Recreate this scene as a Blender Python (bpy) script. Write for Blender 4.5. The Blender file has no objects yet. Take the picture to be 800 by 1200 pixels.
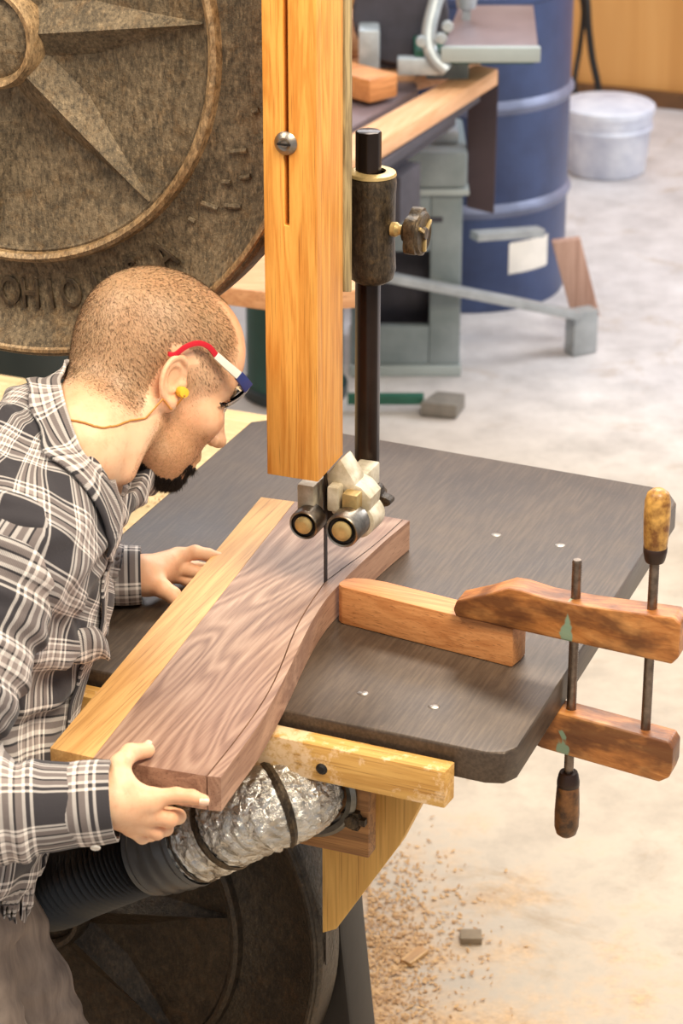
import bpy, bmesh, math, random
import numpy as np
from mathutils import Vector, Matrix, Euler
from mathutils.bvhtree import BVHTree
random.seed(7)
rng = np.random.default_rng(7)
PI = math.pi
scene = bpy.context.scene
COL = scene.collection

# ------------------------------------------------------------------ materials
def lin(c):
    def f(x):
        x = x / 255.0
        return x / 12.92 if x <= 0.04045 else ((x + 0.055) / 1.055) ** 2.4
    return (f(c[0]), f(c[1]), f(c[2]), 1.0)

class NT:
    """small node-tree builder"""
    def __init__(s, name):
        s.m = bpy.data.materials.new(name); s.m.use_nodes = True
        s.t = s.m.node_tree; s.n = s.t.nodes; s.l = s.t.links
        s.b = s.n['Principled BSDF']
    def node(s, kind, **kw):
        n = s.n.new(kind)
        for k, v in kw.items():
            if k == 'inp':
                for kk, vv in v.items():
                    if isinstance(vv, bpy.types.NodeSocket): s.l.new(vv, n.inputs[kk])
                    else: n.inputs[kk].default_value = vv
            else: setattr(n, k, v)
        return n
    def math(s, op, a, b=0.0, c=None):
        d = {0: a, 1: b}
        if c is not None: d[2] = c
        return s.node('ShaderNodeMath', operation=op, inp=d).outputs[0]
    def coord(s, scale=(1, 1, 1), rot=(0, 0, 0), loc=(0, 0, 0), which='Object'):
        tc = s.node('ShaderNodeTexCoord')
        mp = s.node('ShaderNodeMapping')
        s.l.new(tc.outputs[which], mp.inputs[0])
        mp.inputs['Scale'].default_value = scale; mp.inputs['Rotation'].default_value = rot
        mp.inputs['Location'].default_value = loc
        return mp.outputs[0]
    def noise(s, vec, scale, detail=4, rough=0.55, dist=0.0):
        n = s.node('ShaderNodeTexNoise', inp={'Scale': scale, 'Detail': detail, 'Roughness': rough, 'Distortion': dist})
        if vec is not None: s.l.new(vec, n.inputs['Vector'])
        return n.outputs['Fac']
    def ramp(s, fac, stops, interp='LINEAR'):
        r = s.node('ShaderNodeValToRGB'); cr = r.color_ramp; cr.interpolation = interp
        while len(cr.elements) > 1: cr.elements.remove(cr.elements[-1])
        cr.elements[0].position = stops[0][0]; cr.elements[0].color = stops[0][1]
        for p, c in stops[1:]:
            e = cr.elements.new(p); e.color = c
        s.l.new(fac, r.inputs[0]); return r.outputs[0]
    def mix(s, fac, a, b, mode='MIX'):
        n = s.node('ShaderNodeMix', data_type='RGBA', blend_type=mode)
        for sock, v in ((n.inputs[0], fac), (n.inputs[6], a), (n.inputs[7], b)):
            if isinstance(v, bpy.types.NodeSocket): s.l.new(v, sock)
            else: sock.default_value = v
        return n.outputs[2]
    def col(s, v):
        if isinstance(v, bpy.types.NodeSocket): s.l.new(v, s.b.inputs['Base Color'])
        else: s.b.inputs['Base Color'].default_value = v
    def rough(s, v):
        if isinstance(v, bpy.types.NodeSocket): s.l.new(v, s.b.inputs['Roughness'])
        else: s.b.inputs['Roughness'].default_value = v
    def bump(s, h, strength=0.3, dist=0.002):
        n = s.node('ShaderNodeBump', inp={'Strength': strength, 'Distance': dist, 'Height': h})
        s.l.new(n.outputs[0], s.b.inputs['Normal'])

def bw(v): return (v, v, v, 1)

def m_plain(name, c, rough=0.6, metal=0.0, var=0.12, scale=30, bump=0.15, bdist=0.0008, c2=None):
    t = NT(name); v = t.coord()
    f = t.noise(v, scale, 6, 0.6)
    a = lin(c); b = lin(c2) if c2 else tuple(x * (1 - var * 2) for x in a[:3]) + (1,)
    t.col(t.ramp(f, [(0.35, b), (0.65, a)])); t.rough(rough); t.b.inputs['Metallic'].default_value = metal
    if bump: t.bump(t.noise(v, scale * 5, 4), bump, bdist)
    return t.m

def m_wood(name, light, dark, along='X', scale=1.0, rough=0.55, dark2=None, figure=0.5, knots=None, bump=0.25, dust=None):
    """straight-grained wood, grain running along one local axis"""
    t = NT(name)
    st = {'X': (0.06, 1, 1), 'Y': (1, 0.06, 1), 'Z': (1, 1, 0.06)}[along]
    v = t.coord(tuple(x * scale for x in st))
    big = t.noise(v, 22, 3, 0.5, 1.2)
    fine = t.noise(v, 210, 5, 0.65)
    st2 = {'X': (0.015, 1, 1), 'Y': (1, 0.015, 1), 'Z': (1, 1, 0.015)}[along]
    v2 = t.coord(tuple(x * scale for x in st2))
    pores = t.noise(v2, 520, 2, 0.5)
    rings = t.math('SINE', t.math('MULTIPLY', big, 34.0))
    rings = t.math('MULTIPLY_ADD', rings, 0.5, 0.5)
    f = t.math('ADD', t.math('MULTIPLY', rings, figure), t.math('MULTIPLY', fine, 1 - figure * 0.6))
    c = t.ramp(f, [(0.2, lin(dark)), (0.85, lin(light))])
    pm = t.ramp(pores, [(0.30, bw(1)), (0.42, bw(0))])
    c = t.mix(t.math('MULTIPLY', pm, 0.55), c, lin(dark2 or tuple(x * 0.6 for x in dark)))
    if knots:
        kn = t.noise(t.coord({'X': (0.35, 1, 1), 'Y': (1, 0.35, 1), 'Z': (1, 1, 0.35)}[along], loc=knots[1]), knots[0], 1, 0.3)
        c = t.mix(t.ramp(kn, [(0.70, bw(0)), (0.76, bw(1))]), c, lin(tuple(x * 0.45 for x in dark)))
    if dust:
        dn = t.noise(t.coord(), dust[1], 6, 0.75)
        c = t.mix(t.ramp(dn, [(dust[2], bw(0)), (dust[2] + 0.08, bw(1))]), c, lin(dust[0]))
    t.col(c); t.rough(rough)
    t.bump(f, bump, 0.0006)
    return t.m

def m_metal(name, c, rough=0.35, var=0.2, scale=40, c2=None):
    return m_plain(name, c, rough, 1.0, var, scale, 0.15, 0.0005, c2)

M = {}
M['oak_post'] = m_wood('oak_post', (244, 176, 84), (206, 128, 42), 'Z', 1.6, 0.5, (140, 72, 20), 0.35, (7, (0.31, 0.2, 0.1)))
M['guard_side'] = m_wood('weathered_strip', (196, 170, 118), (120, 98, 62), 'Z', 2.0, 0.7, (60, 48, 30), 0.4)
M['sapwood'] = m_wood('pale_sapwood', (226, 176, 110), (196, 142, 80), 'Y', 1.0, 0.5, (150, 96, 50), 0.35)
M['pine'] = m_wood('pine_along', (238, 186, 96), (204, 146, 62), 'X', 1.0, 0.55, (150, 90, 35), 0.3)
M['pine_dusty'] = m_wood('pine_dusty', (226, 178, 100), (190, 136, 64), 'X', 1.0, 0.7, (140, 86, 35), 0.3, None, 0.25, ((240, 205, 160), 14, 0.5))
M['gusset'] = m_wood('gusset_plywood', (234, 184, 100), (208, 156, 78), 'Z', 0.8, 0.6, (160, 110, 50), 0.3)
M['fir_dark'] = m_wood('fir_darkened', (176, 124, 70), (122, 80, 42), 'X', 1.3, 0.6, (70, 42, 20), 0.5, (9, (0.5, 0.1, 0.3)))
M['block'] = m_wood('cherry_block', (226, 158, 98), (186, 116, 62), 'X', 1.4, 0.5, (130, 76, 40), 0.3)
M['peach'] = m_wood('maple_plank', (236, 186, 142), (214, 156, 108), 'Y', 0.7, 0.6, (180, 120, 70), 0.3)
M['peach_x'] = m_wood('maple_cross', (228, 176, 132), (200, 140, 96), 'X', 0.7, 0.6, (160, 100, 60), 0.3)
M['bench'] = m_wood('bench_top_wood', (240, 206, 156), (210, 168, 112), 'X', 0.6, 0.7, (160, 116, 66), 0.3, None, 0.2, ((200, 178, 128), 9, 0.5))
M['brown_board'] = m_wood('brown_board', (196, 160, 144), (160, 122, 106), 'Z', 0.8, 0.7, (120, 84, 70), 0.4)

def m_walnut():
    t = NT('walnut')
    v = t.coord((1, 0.22, 1), rot=(0, 0, 0.09))
    warp = t.noise(v, 7.5, 2, 0.45, 0.8)
    r = t.math('SINE', t.math('MULTIPLY', warp, 120.0))
    r = t.math('MULTIPLY_ADD', r, 0.5, 0.5)
    v2 = t.coord((1, 0.035, 1), rot=(0, 0, 0.09))
    fine = t.noise(v2, 330, 4, 0.7)
    f = t.math('ADD', t.math('MULTIPLY', r, 0.26), t.math('MULTIPLY', fine, 0.74))
    tone = t.noise(t.coord((1, 0.4, 1)), 5, 2)
    c = t.ramp(f, [(0.22, lin((112, 80, 62))), (0.50, lin((164, 130, 108))), (0.82, lin((202, 170, 146)))])
    c = t.mix(t.ramp(tone, [(0.4, bw(0)), (0.65, bw(0.35))]), c, lin((120, 84, 72)))
    t.col(c); t.rough(0.5); t.bump(f, 0.25, 0.0006)
    return t.m
M['walnut'] = m_walnut()
M['walnut_side'] = m_wood('walnut_sawn', (186, 146, 120), (140, 102, 82), 'Y', 1.0, 0.65, (90, 60, 46), 0.4)

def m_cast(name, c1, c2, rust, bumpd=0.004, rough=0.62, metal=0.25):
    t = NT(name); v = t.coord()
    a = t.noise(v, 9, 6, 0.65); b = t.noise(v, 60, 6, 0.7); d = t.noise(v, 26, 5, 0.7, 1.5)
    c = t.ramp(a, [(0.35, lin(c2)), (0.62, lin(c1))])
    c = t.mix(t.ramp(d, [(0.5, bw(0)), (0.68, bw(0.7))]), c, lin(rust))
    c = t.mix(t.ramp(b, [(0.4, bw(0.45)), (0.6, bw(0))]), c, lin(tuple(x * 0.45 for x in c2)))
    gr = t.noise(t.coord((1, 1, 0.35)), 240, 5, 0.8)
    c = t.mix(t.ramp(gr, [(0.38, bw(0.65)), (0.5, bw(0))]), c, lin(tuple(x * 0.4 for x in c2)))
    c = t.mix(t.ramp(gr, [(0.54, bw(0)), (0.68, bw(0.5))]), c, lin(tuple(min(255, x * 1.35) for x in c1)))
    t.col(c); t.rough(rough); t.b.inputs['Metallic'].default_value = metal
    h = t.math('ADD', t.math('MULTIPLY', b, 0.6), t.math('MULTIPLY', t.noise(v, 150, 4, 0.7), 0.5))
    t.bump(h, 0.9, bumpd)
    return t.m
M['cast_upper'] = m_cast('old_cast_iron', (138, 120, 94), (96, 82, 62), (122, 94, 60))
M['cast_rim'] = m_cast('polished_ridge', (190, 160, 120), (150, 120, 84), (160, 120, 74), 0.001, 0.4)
M['cast_lower'] = m_cast('dark_cast_iron', (72, 62, 50), (40, 33, 27), (80, 60, 38), 0.004, 0.34, 0.4)  # lower wheel: the cast iron in a darker, browner, smoother tone
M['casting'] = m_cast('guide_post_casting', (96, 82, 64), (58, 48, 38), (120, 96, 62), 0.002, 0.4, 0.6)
M['casting_pale'] = m_plain('pale_casting', (226, 216, 194), 0.5, 0.1, 0.08, 45, 0.2, 0.0008, (180, 166, 138))
M['black'] = m_plain('black_iron', (34, 29, 27), 0.5, 0.2, 0.2, 20)
M['post_iron'] = m_plain('dark_steel_rod', (58, 46, 40), 0.28, 0.75, 0.2, 12, 0.1)
M['steel'] = m_metal('worn_steel', (170, 160, 148), 0.35, 0.25, 60)
M['screw'] = m_metal('grey_screw_rod', (150, 134, 120), 0.42, 0.25, 90)
M['brass'] = m_plain('dusty_brass', (214, 184, 124), 0.4, 0.6, 0.15, 80)
M['blade'] = m_metal('blade_steel', (70, 62, 58), 0.4)

def m_table():
    t = NT('table_iron'); v = t.coord()
    a = t.noise(v, 5, 5, 0.6); s = t.noise(t.coord((1, 0.06, 1), rot=(0, 0, 0.25)), 260, 4, 0.6)
    c = t.ramp(a, [(0.35, lin((64, 53, 45))), (0.65, lin((98, 83, 69)))])
    c = t.mix(t.ramp(s, [(0.35, bw(0.35)), (0.52, bw(0))]), c, lin((50, 40, 33)))
    c = t.mix(t.ramp(s, [(0.50, bw(0)), (0.68, bw(0.28))]), c, lin((120, 102, 84)))
    sp = t.noise(v, 40, 9, 0.9)
    c = t.mix(t.ramp(sp, [(0.61, bw(0)), (0.70, bw(0.4))]), c, lin((176, 146, 112)))
    t.col(c)
    t.rough(t.ramp(a, [(0.3, bw(0.36)), (0.7, bw(0.5))])); t.b.inputs['Metallic'].default_value = 0.35
    t.bump(t.noise(v, 160, 4), 0.12, 0.0008)
    return t.m
M['table'] = m_table()

def m_clampwood():
    t = NT('aged_clamp_wood'); v = t.coord((0.14, 1, 1))
    f = t.noise(v, 60, 6, 0.7, 0.6); b = t.noise(t.coord((0.5, 1, 1)), 22, 4, 0.6)
    c = t.ramp(f, [(0.3, lin((112, 60, 24))), (0.5, lin((182, 116, 58))), (0.72, lin((214, 154, 90)))])
    c = t.mix(t.ramp(b, [(0.44, bw(0)), (0.60, bw(0.8))]), c, lin((84, 46, 22)))
    # smears of old green paint
    p = t.noise(t.coord(), 16, 3, 0.6, 1.0)
    g = t.node('ShaderNodeSeparateXYZ', inp={0: t.coord()})
    near = t.math('SUBTRACT', 1.0, t.math('MULTIPLY', t.math('ABSOLUTE', t.math('SUBTRACT', g.outputs[0], -0.003)), 26.0))
    near = t.math('MAXIMUM', near, 0.0)
    pm = t.ramp(t.math('MULTIPLY', near, p), [(0.46, bw(0)), (0.49, bw(0.9))])
    c = t.mix(pm, c, lin((132, 160, 134)))
    t.col(c); t.rough(0.42); t.bump(f, 0.5, 0.001)
    return t.m
M['clamp_wood'] = m_clampwood()
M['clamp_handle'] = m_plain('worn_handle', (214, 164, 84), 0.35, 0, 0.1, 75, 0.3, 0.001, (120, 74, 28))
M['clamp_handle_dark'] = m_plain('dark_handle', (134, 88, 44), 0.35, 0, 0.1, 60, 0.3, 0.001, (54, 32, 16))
M['ferrule'] = m_plain('dark_ferrule', (52, 32, 22), 0.4, 0.2)

def m_foil():
    t = NT('foil_tape'); v = t.coord()
    a = t.noise(v, 60, 4, 0.7, 2.5); b = t.noise(v, 22, 3, 0.5, 1.0)
    vor = t.node('ShaderNodeTexVoronoi', feature='DISTANCE_TO_EDGE', inp={'Scale': 60}); t.l.new(v, vor.inputs['Vector'])
    h = t.math('ADD', t.math('MULTIPLY', a, 0.8), t.math('MULTIPLY', vor.outputs[0], 1.2))
    dirt = t.ramp(b, [(0.45, bw(0)), (0.7, bw(0.6))])
    t.col(t.mix(dirt, lin((214, 212, 206)), lin((120, 104, 82))))
    t.b.inputs['Metallic'].default_value = 0.95; t.rough(0.27); t.bump(h, 0.8, 0.006)
    return t.m
M['foil'] = m_foil()
M['galv'] = m_metal('galvanised_pipe', (128, 126, 122), 0.35)
M['hose'] = m_plain('black_flexible_hose', (22, 19, 18), 0.4, 0.0, 0.1, 30)
M['duct_plastic'] = m_plain('clear_grey_hose', (84, 84, 84), 0.3, 0.1, 0.1, 30)

def m_floor():
    t = NT('concrete_floor'); v = t.coord()
    a = t.noise(v, 1.3, 6, 0.65); b = t.noise(v, 7, 7, 0.7); d = t.noise(v, 3.1, 6, 0.75, 0.6)
    c = t.ramp(b, [(0.3, lin((176, 172, 172))), (0.55, lin((204, 200, 200))), (0.75, lin((220, 217, 218)))])
    c = t.mix(t.ramp(a, [(0.45, bw(0)), (0.7, bw(0.4))]), c, lin((180, 174, 176)))
    c = t.mix(t.ramp(d, [(0.56, bw(0)), (0.70, bw(0.6))]), c, lin((160, 138, 112)))
    # tan sawdust drifted over the concrete around the saw
    g = t.node('ShaderNodeSeparateXYZ', inp={0: v})
    dx = t.math('SUBTRACT', g.outputs[0], -0.25); dy = t.math('SUBTRACT', g.outputs[1], 3.2)
    dist = t.math('SQRT', t.math('ADD', t.math('MULTIPLY', dx, dx), t.math('MULTIPLY', dy, dy)))
    w = t.math('SUBTRACT', 1.2, dist)
    w2 = t.math('ADD', w, t.math('MULTIPLY', t.math('SUBTRACT', b, 0.5), 2.4))
    sd = t.ramp(w2, [(0.35, bw(0)), (1.0, bw(0.85))])
    c = t.mix(sd, c, t.ramp(t.noise(v, 60, 6, 0.75), [(0.35, lin((150, 112, 70))), (0.6, lin((214, 178, 128)))]))
    wa = t.ramp(t.math('SUBTRACT', 3.2, dist), [(0.0, bw(0)), (1.0, bw(0.8))])  # wide warm tint: lamplight and fine dust painted into the near floor
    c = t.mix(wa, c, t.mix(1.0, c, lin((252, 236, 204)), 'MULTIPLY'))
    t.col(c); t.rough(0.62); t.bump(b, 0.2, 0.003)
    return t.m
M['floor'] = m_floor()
def m_ply():
    t = NT('plywood_wall'); v = t.coord((1, 1, 0.12))
    f = t.noise(v, 5, 4, 0.6, 1.0)
    t.col(t.ramp(f, [(0.3, lin((196, 138, 72))), (0.6, lin((218, 162, 94))), (0.8, lin((226, 174, 108)))]))
    t.rough(0.5); return t.m
M['ply'] = m_ply()
M['trim_dark'] = m_plain('dark_trim', (112, 76, 44), 0.6)
M['blue'] = m_plain('navy_drum_paint', (62, 78, 118), 0.42, 0.1, 0.1, 6, 0.1, 0.001, (50, 62, 96))
M['blue_lt'] = m_plain('scuffed_hoop', (122, 130, 158), 0.45, 0.2, 0.15, 12)
M['white_pl'] = m_plain('dusty_white_plastic', (226, 230, 240), 0.5, 0, 0.05, 9, 0.05, 0.001, (186, 192, 210))
M['paper'] = m_plain('paper_label', (236, 230, 220), 0.7, 0, 0.05, 18)
M['green_iron'] = m_plain('grey_green_iron', (146, 156, 160), 0.5, 0.1, 0.1, 7, 0.1, 0.001, (120, 132, 134))
M['green_rim'] = m_plain('grey_green_edge', (170, 180, 180), 0.5, 0.1, 0.06, 9)
M['inside_dark'] = m_plain('dark_inside', (70, 68, 78), 0.7)
M['mauve'] = m_plain('mauve_iron_table', (136, 120, 124), 0.4, 0.2, 0.1, 9)
M['silver'] = m_plain('silver_paint', (190, 200, 206), 0.4, 0.4, 0.12, 25)
M['dark_panel'] = m_plain('dark_brown_panel', (66, 50, 56), 0.6, 0, 0.15, 8)
M['teal'] = m_plain('teal_paint', (30, 84, 82), 0.45, 0.1, 0.12, 6)
M['teal_dark'] = m_plain('dark_slate_paint', (50, 60, 62), 0.45, 0.1, 0.15, 6)
M['grey_bar'] = m_plain('grey_steel_bar', (172, 176, 178), 0.45, 0.3, 0.12, 20)
M['pedal'] = m_plain('worn_pedal', (132, 126, 118), 0.7, 0.1, 0.12, 30)
M['green_bar'] = m_plain('green_bar', (32, 92, 74), 0.5)
M['bag'] = m_plain('cream_paper', (236, 216, 190), 0.8, 0, 0.1, 10)
M['card'] = m_plain('brown_card', (190, 134, 104), 0.8, 0, 0.12, 10)
M['scrap'] = m_wood('scrap_wood', (214, 172, 116), (170, 124, 76), 'X', 1.5)
M['scrap_grey'] = m_plain('grey_brown_scrap', (150, 132, 108), 0.8)
M['pencil'] = m_plain('pencil_mark', (44, 32, 26), 0.8)

def m_skin():
    t = NT('skin'); v = t.coord()
    a = t.noise(v, 14, 4, 0.6); b = t.noise(v, 70, 5, 0.7)
    c = t.ramp(a, [(0.35, lin((230, 172, 132))), (0.65, lin((244, 202, 164)))])
    c = t.mix(t.ramp(b, [(0.52, bw(0)), (0.75, bw(0.35))]), c, lin((206, 130, 96)))
    sc_ = t.node('ShaderNodeAttribute', attribute_name='scalp')
    c = t.mix(t.math('MULTIPLY', sc_.outputs['Fac'], 0.75), c, lin((158, 124, 88)))
    sb_ = t.node('ShaderNodeAttribute', attribute_name='beard')
    c = t.mix(t.math('MULTIPLY', sb_.outputs['Fac'], t.ramp(t.noise(v, 260, 4, 0.8), [(0.35, bw(0.75)), (0.6, bw(0.3))])), c, lin((190, 142, 92)))
    t.col(c); t.rough(0.5)
    t.b.inputs['Subsurface Weight'].default_value = 0.12
    t.b.inputs['Subsurface Radius'].default_value = (0.01, 0.004, 0.002)
    t.bump(t.noise(v, 420, 3), 0.25, 0.0006)
    return t.m
M['skin'] = m_skin()
M['nail'] = m_plain('nail', (240, 198, 170), 0.3, 0, 0.03, 20, 0)
M['hair'] = m_plain('short_hair', (124, 98, 66), 0.7, 0, 0.25, 60, 0, c2=(84, 64, 44))
M['stubble'] = m_plain('stubble', (160, 118, 74), 0.7, 0, 0.2, 60, 0, c2=(110, 76, 44))
M['goatee'] = m_plain('dark_goatee', (40, 28, 20), 0.65, 0, 0.3, 90, 0)
M['red'] = m_plain('red_plastic', (206, 30, 46), 0.3, 0, 0.05, 20, 0)
M['white'] = m_plain('white_plastic', (240, 236, 222), 0.35, 0, 0.03, 20, 0)
M['navy'] = m_plain('navy_plastic', (44, 56, 120), 0.35, 0, 0.05, 20, 0)
M['rim_black'] = m_plain('black_plastic', (24, 22, 24), 0.35, 0, 0.05, 20, 0)
M['plug'] = m_plain('yellow_foam', (240, 190, 50), 0.7, 0, 0.05, 40)
M['cord'] = m_plain('tan_cord', (206, 140, 66), 0.6, 0, 0.05, 40, 0)
def m_lens():
    t = NT('clear_lens'); t.col(lin((236, 236, 236))); t.rough(0.03)
    t.b.inputs['Transmission Weight'].default_value = 1.0; t.b.inputs['IOR'].default_value = 1.12
    return t.m
M['lens'] = m_lens()

def m_plaid(name='flannel_plaid', rot=0.0):
    t = NT(name)
    uv = t.node('ShaderNodeUVMap'); uv.uv_map = 'UVMap'
    mp = t.node('ShaderNodeMapping'); t.l.new(uv.outputs[0], mp.inputs[0]); mp.inputs['Rotation'].default_value = (0, 0, rot)
    g = t.node('ShaderNodeSeparateXYZ', inp={0: mp.outputs[0]})
    D = lin((52, 48, 52)); Wt = lin((250, 240, 232)); G = lin((160, 146, 140)); K = lin((26, 20, 24)); S = lin((92, 86, 88))
    prof = [(0.0, D), (0.40, D), (0.41, Wt), (0.43, Wt), (0.44, D), (0.45, D), (0.46, Wt), (0.49, Wt), (0.50, G), (0.56, G), (0.565, K), (0.585, K), (0.59, Wt),
            (0.63, Wt), (0.64, G), (0.70, G), (0.71, Wt), (0.745, Wt), (0.75, K), (0.77, K), (0.775, G), (0.84, G), (0.845, Wt), (0.875, Wt), (0.88, D), (0.92, D), (0.93, Wt), (0.955, Wt), (0.96, D), (1.0, D)]
    per = 0.098
    cs = []
    for i in (0, 1):
        f = t.math('FRACT', t.math('DIVIDE', g.outputs[i], per))
        cs.append(t.ramp(f, prof))
    # woven: warp and weft threads alternate in fine diagonal lines
    tw = t.math('SINE', t.math('MULTIPLY', t.math('ADD', g.outputs[0], g.outputs[1]), 2600.0))
    fac = t.math('MULTIPLY_ADD', tw, 0.12, 0.5)
    c = t.mix(fac, cs[0], cs[1])
    n = t.noise(t.coord(), 90, 4, 0.7)
    c = t.mix(t.math('MULTIPLY', n, 0.22), c, lin((60, 54, 56)))
    t.col(c); t.rough(0.85)
    t.b.inputs['Sheen Weight'].default_value = 0.15
    t.bump(t.math('ADD', n, t.math('MULTIPLY', t.noise(t.coord(), 500, 2), 0.5)), 0.35, 0.0012)
    return t.m
M['plaid'] = m_plaid()
def m_trouser():
    t = NT('grey_brown_trousers'); v = t.coord((1, 1, 0.4))
    a = t.noise(v, 14, 5, 0.6, 1.5)
    t.col(t.ramp(a, [(0.3, lin((110, 96, 88))), (0.7, lin((160, 144, 132)))]))
    t.rough(0.85); t.bump(t.noise(v, 20, 3, 0.5, 1.0), 0.45, 0.010); return t.m
M['trouser'] = m_trouser()
M['belt'] = m_plain('black_belt', (30, 24, 24), 0.5)

# ------------------------------------------------------------------ scene helpers
def tag(o, label=None, cat=None, group=None, kind=None):
    if label: o['label'] = label
    if cat: o['category'] = cat
    if group: o['group'] = group
    if kind: o['kind'] = kind
    return o

def empty(name, label, cat, loc=(0, 0, 0), rz=0.0, group=None):
    o = bpy.data.objects.new(name, None); COL.objects.link(o)
    o.empty_display_size = 0.05
    o.location = loc; o.rotation_euler = (0, 0, rz)
    return tag(o, label, cat, group)

def finish(name, me, mats, parent=None, smooth=False, auto=None):
    o = bpy.data.objects.new(name, me); COL.objects.link(o)
    for m in (mats if isinstance(mats, (list, tuple)) else [mats]): me.materials.append(m)
    if parent is not None: o.parent = parent
    if smooth:
        me.polygons.foreach_set('use_smooth', [True] * len(me.polygons))
        if auto is not None:
            me.set_sharp_from_angle(angle=math.radians(auto))
    return o

def obj(name, bm, mats, parent=None, smooth=False, auto=35, bevel=0.0, seg=2):
    bmesh.ops.recalc_face_normals(bm, faces=bm.faces)
    if bevel:
        es = [e for e in bm.edges if len(e.link_faces) == 2 and e.calc_face_angle(0) > math.radians(30)]
        bmesh.ops.bevel(bm, geom=es, offset=bevel, segments=seg, affect='EDGES', profile=0.6, clamp_overlap=True)
    me = bpy.data.meshes.new(name); bm.to_mesh(me); bm.free()
    return finish(name, me, mats, parent, smooth or bevel > 0, auto)

def box(bm, x0, x1, y0, y1, z0, z1, mat=0):
    vs = [bm.verts.new(p) for p in ((x0, y0, z0), (x1, y0, z0), (x1, y1, z0), (x0, y1, z0), (x0, y0, z1), (x1, y0, z1), (x1, y1, z1), (x0, y1, z1))]
    for f in ((3, 2, 1, 0), (4, 5, 6, 7), (0, 1, 5, 4), (1, 2, 6, 5), (2, 3, 7, 6), (3, 0, 4, 7)):
        fa = bm.faces.new([vs[i] for i in f]); fa.material_index = mat
    return vs

def beam(bm, a, b, w, h, upv=(0, 0, 1)):
    """rectangular bar from a to b"""
    a = Vector(a); b = Vector(b); d = (b - a).normalized(); s = d.cross(Vector(upv)).normalized(); u = s.cross(d).normalized()
    vs = []
    for p in (a, b):
        for i, j in ((-1, -1), (1, -1), (1, 1), (-1, 1)):
            vs.append(bm.verts.new(p + s * i * w / 2 + u * j * h / 2))
    for f in ((3, 2, 1, 0), (4, 5, 6, 7), (0, 1, 5, 4), (1, 2, 6, 5), (2, 3, 7, 6), (3, 0, 4, 7)):
        bm.faces.new([vs[i] for i in f])

def prism(bm, pts, z0, z1, axis='Z', side_mat=None):
    """extrude a 2-D outline; axis tells which coordinate is the extrusion direction (Z: pts are x,y; Y: pts are x,z; X: pts are y,z)"""
    def P(p, h):
        return {'Z': (p[0], p[1], h), 'Y': (p[0], h, p[1]), 'X': (h, p[0], p[1])}[axis]
    lo = [bm.verts.new(P(p, z0)) for p in pts]; hi = [bm.verts.new(P(p, z1)) for p in pts]
    bm.faces.new(hi); bm.faces.new(lo[::-1])
    n = len(pts)
    for i in range(n):
        f = bm.faces.new((lo[i], lo[(i + 1) % n], hi[(i + 1) % n], hi[i]))
        if side_mat is not None: f.material_index = side_mat

def lathe(bm, prof, seg=32, axis='Z', origin=(0, 0, 0), closed=False):
    """revolve (r, h) profile"""
    rings = []
    o = Vector(origin)
    for r, h in prof:
        ring = []
        if r < 1e-6:
            p = {'Z': (0, 0, h), 'Y': (0, h, 0), 'X': (h, 0, 0)}[axis]
            ring = [bm.verts.new(o + Vector(p))]
        else:
            for i in range(seg):
                a = 2 * PI * i / seg; c, s = r * math.cos(a), r * math.sin(a)
                p = {'Z': (c, s, h), 'Y': (c, h, s), 'X': (h, c, s)}[axis]
                ring.append(bm.verts.new(o + Vector(p)))
        rings.append(ring)
    prs = list(zip(rings[:-1], rings[1:]))
    if closed: prs.append((rings[-1], rings[0]))
    for A, B in prs:
        for i in range(seg):
            j = (i + 1) % seg
            if len(A) == 1 and len(B) == 1: continue
            if len(A) == 1: bm.faces.new((A[0], B[i], B[j]))
            elif len(B) == 1: bm.faces.new((A[i], B[0], A[j]))
            else: bm.faces.new((A[i], B[i], B[j], A[j]))

def smooth_path(pts, n=8):
    """Catmull-Rom through points (each a tuple of any length)"""
    P = [np.array(p, float) for p in pts]
    P = [2 * P[0] - P[1]] + P + [2 * P[-1] - P[-2]]
    out = []
    for i in range(1, len(P) - 2):
        for k in range(n):
            t = k / n
            out.append(0.5 * ((2 * P[i]) + (-P[i - 1] + P[i + 1]) * t + (2 * P[i - 1] - 5 * P[i] + 4 * P[i + 1] - P[i + 2]) * t * t + (-P[i - 1] + 3 * P[i] - 3 * P[i + 1] + P[i + 2]) * t ** 3))
    out.append(P[-2]); return out

def tube(bm, pts, radii, seg=12, caps=True):
    pts = [Vector(p[:3]) for p in pts]; n = len(pts)
    if not hasattr(radii, '__len__'): radii = [radii] * n
    rings = []; prev = None
    for i in range(n):
        d = (pts[min(i + 1, n - 1)] - pts[max(i - 1, 0)]).normalized()
        if prev is None:
            ref = Vector((0, 0, 1)) if abs(d.z) < 0.9 else Vector((1, 0, 0))
            s = d.cross(ref).normalized()
        else:
            s = (prev - d * prev.dot(d)).normalized()
        prev = s; u = d.cross(s)
        rings.append([bm.verts.new(pts[i] + (s * math.cos(2 * PI * k / seg) + u * math.sin(2 * PI * k / seg)) * radii[i]) for k in range(seg)])
    for A, B in zip(rings[:-1], rings[1:]):
        for k in range(seg):
            bm.faces.new((A[k], A[(k + 1) % seg], B[(k + 1) % seg], B[k]))
    if caps:
        bm.faces.new(rings[0][::-1]); bm.faces.new(rings[-1])

def tube_obj(name, pts, r, mat, parent=None, seg=12, n=0):
    bm = bmesh.new(); tube(bm, smooth_path(pts, n) if n else pts, r, seg)
    return obj(name, bm, mat, parent, True, 50)

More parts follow.
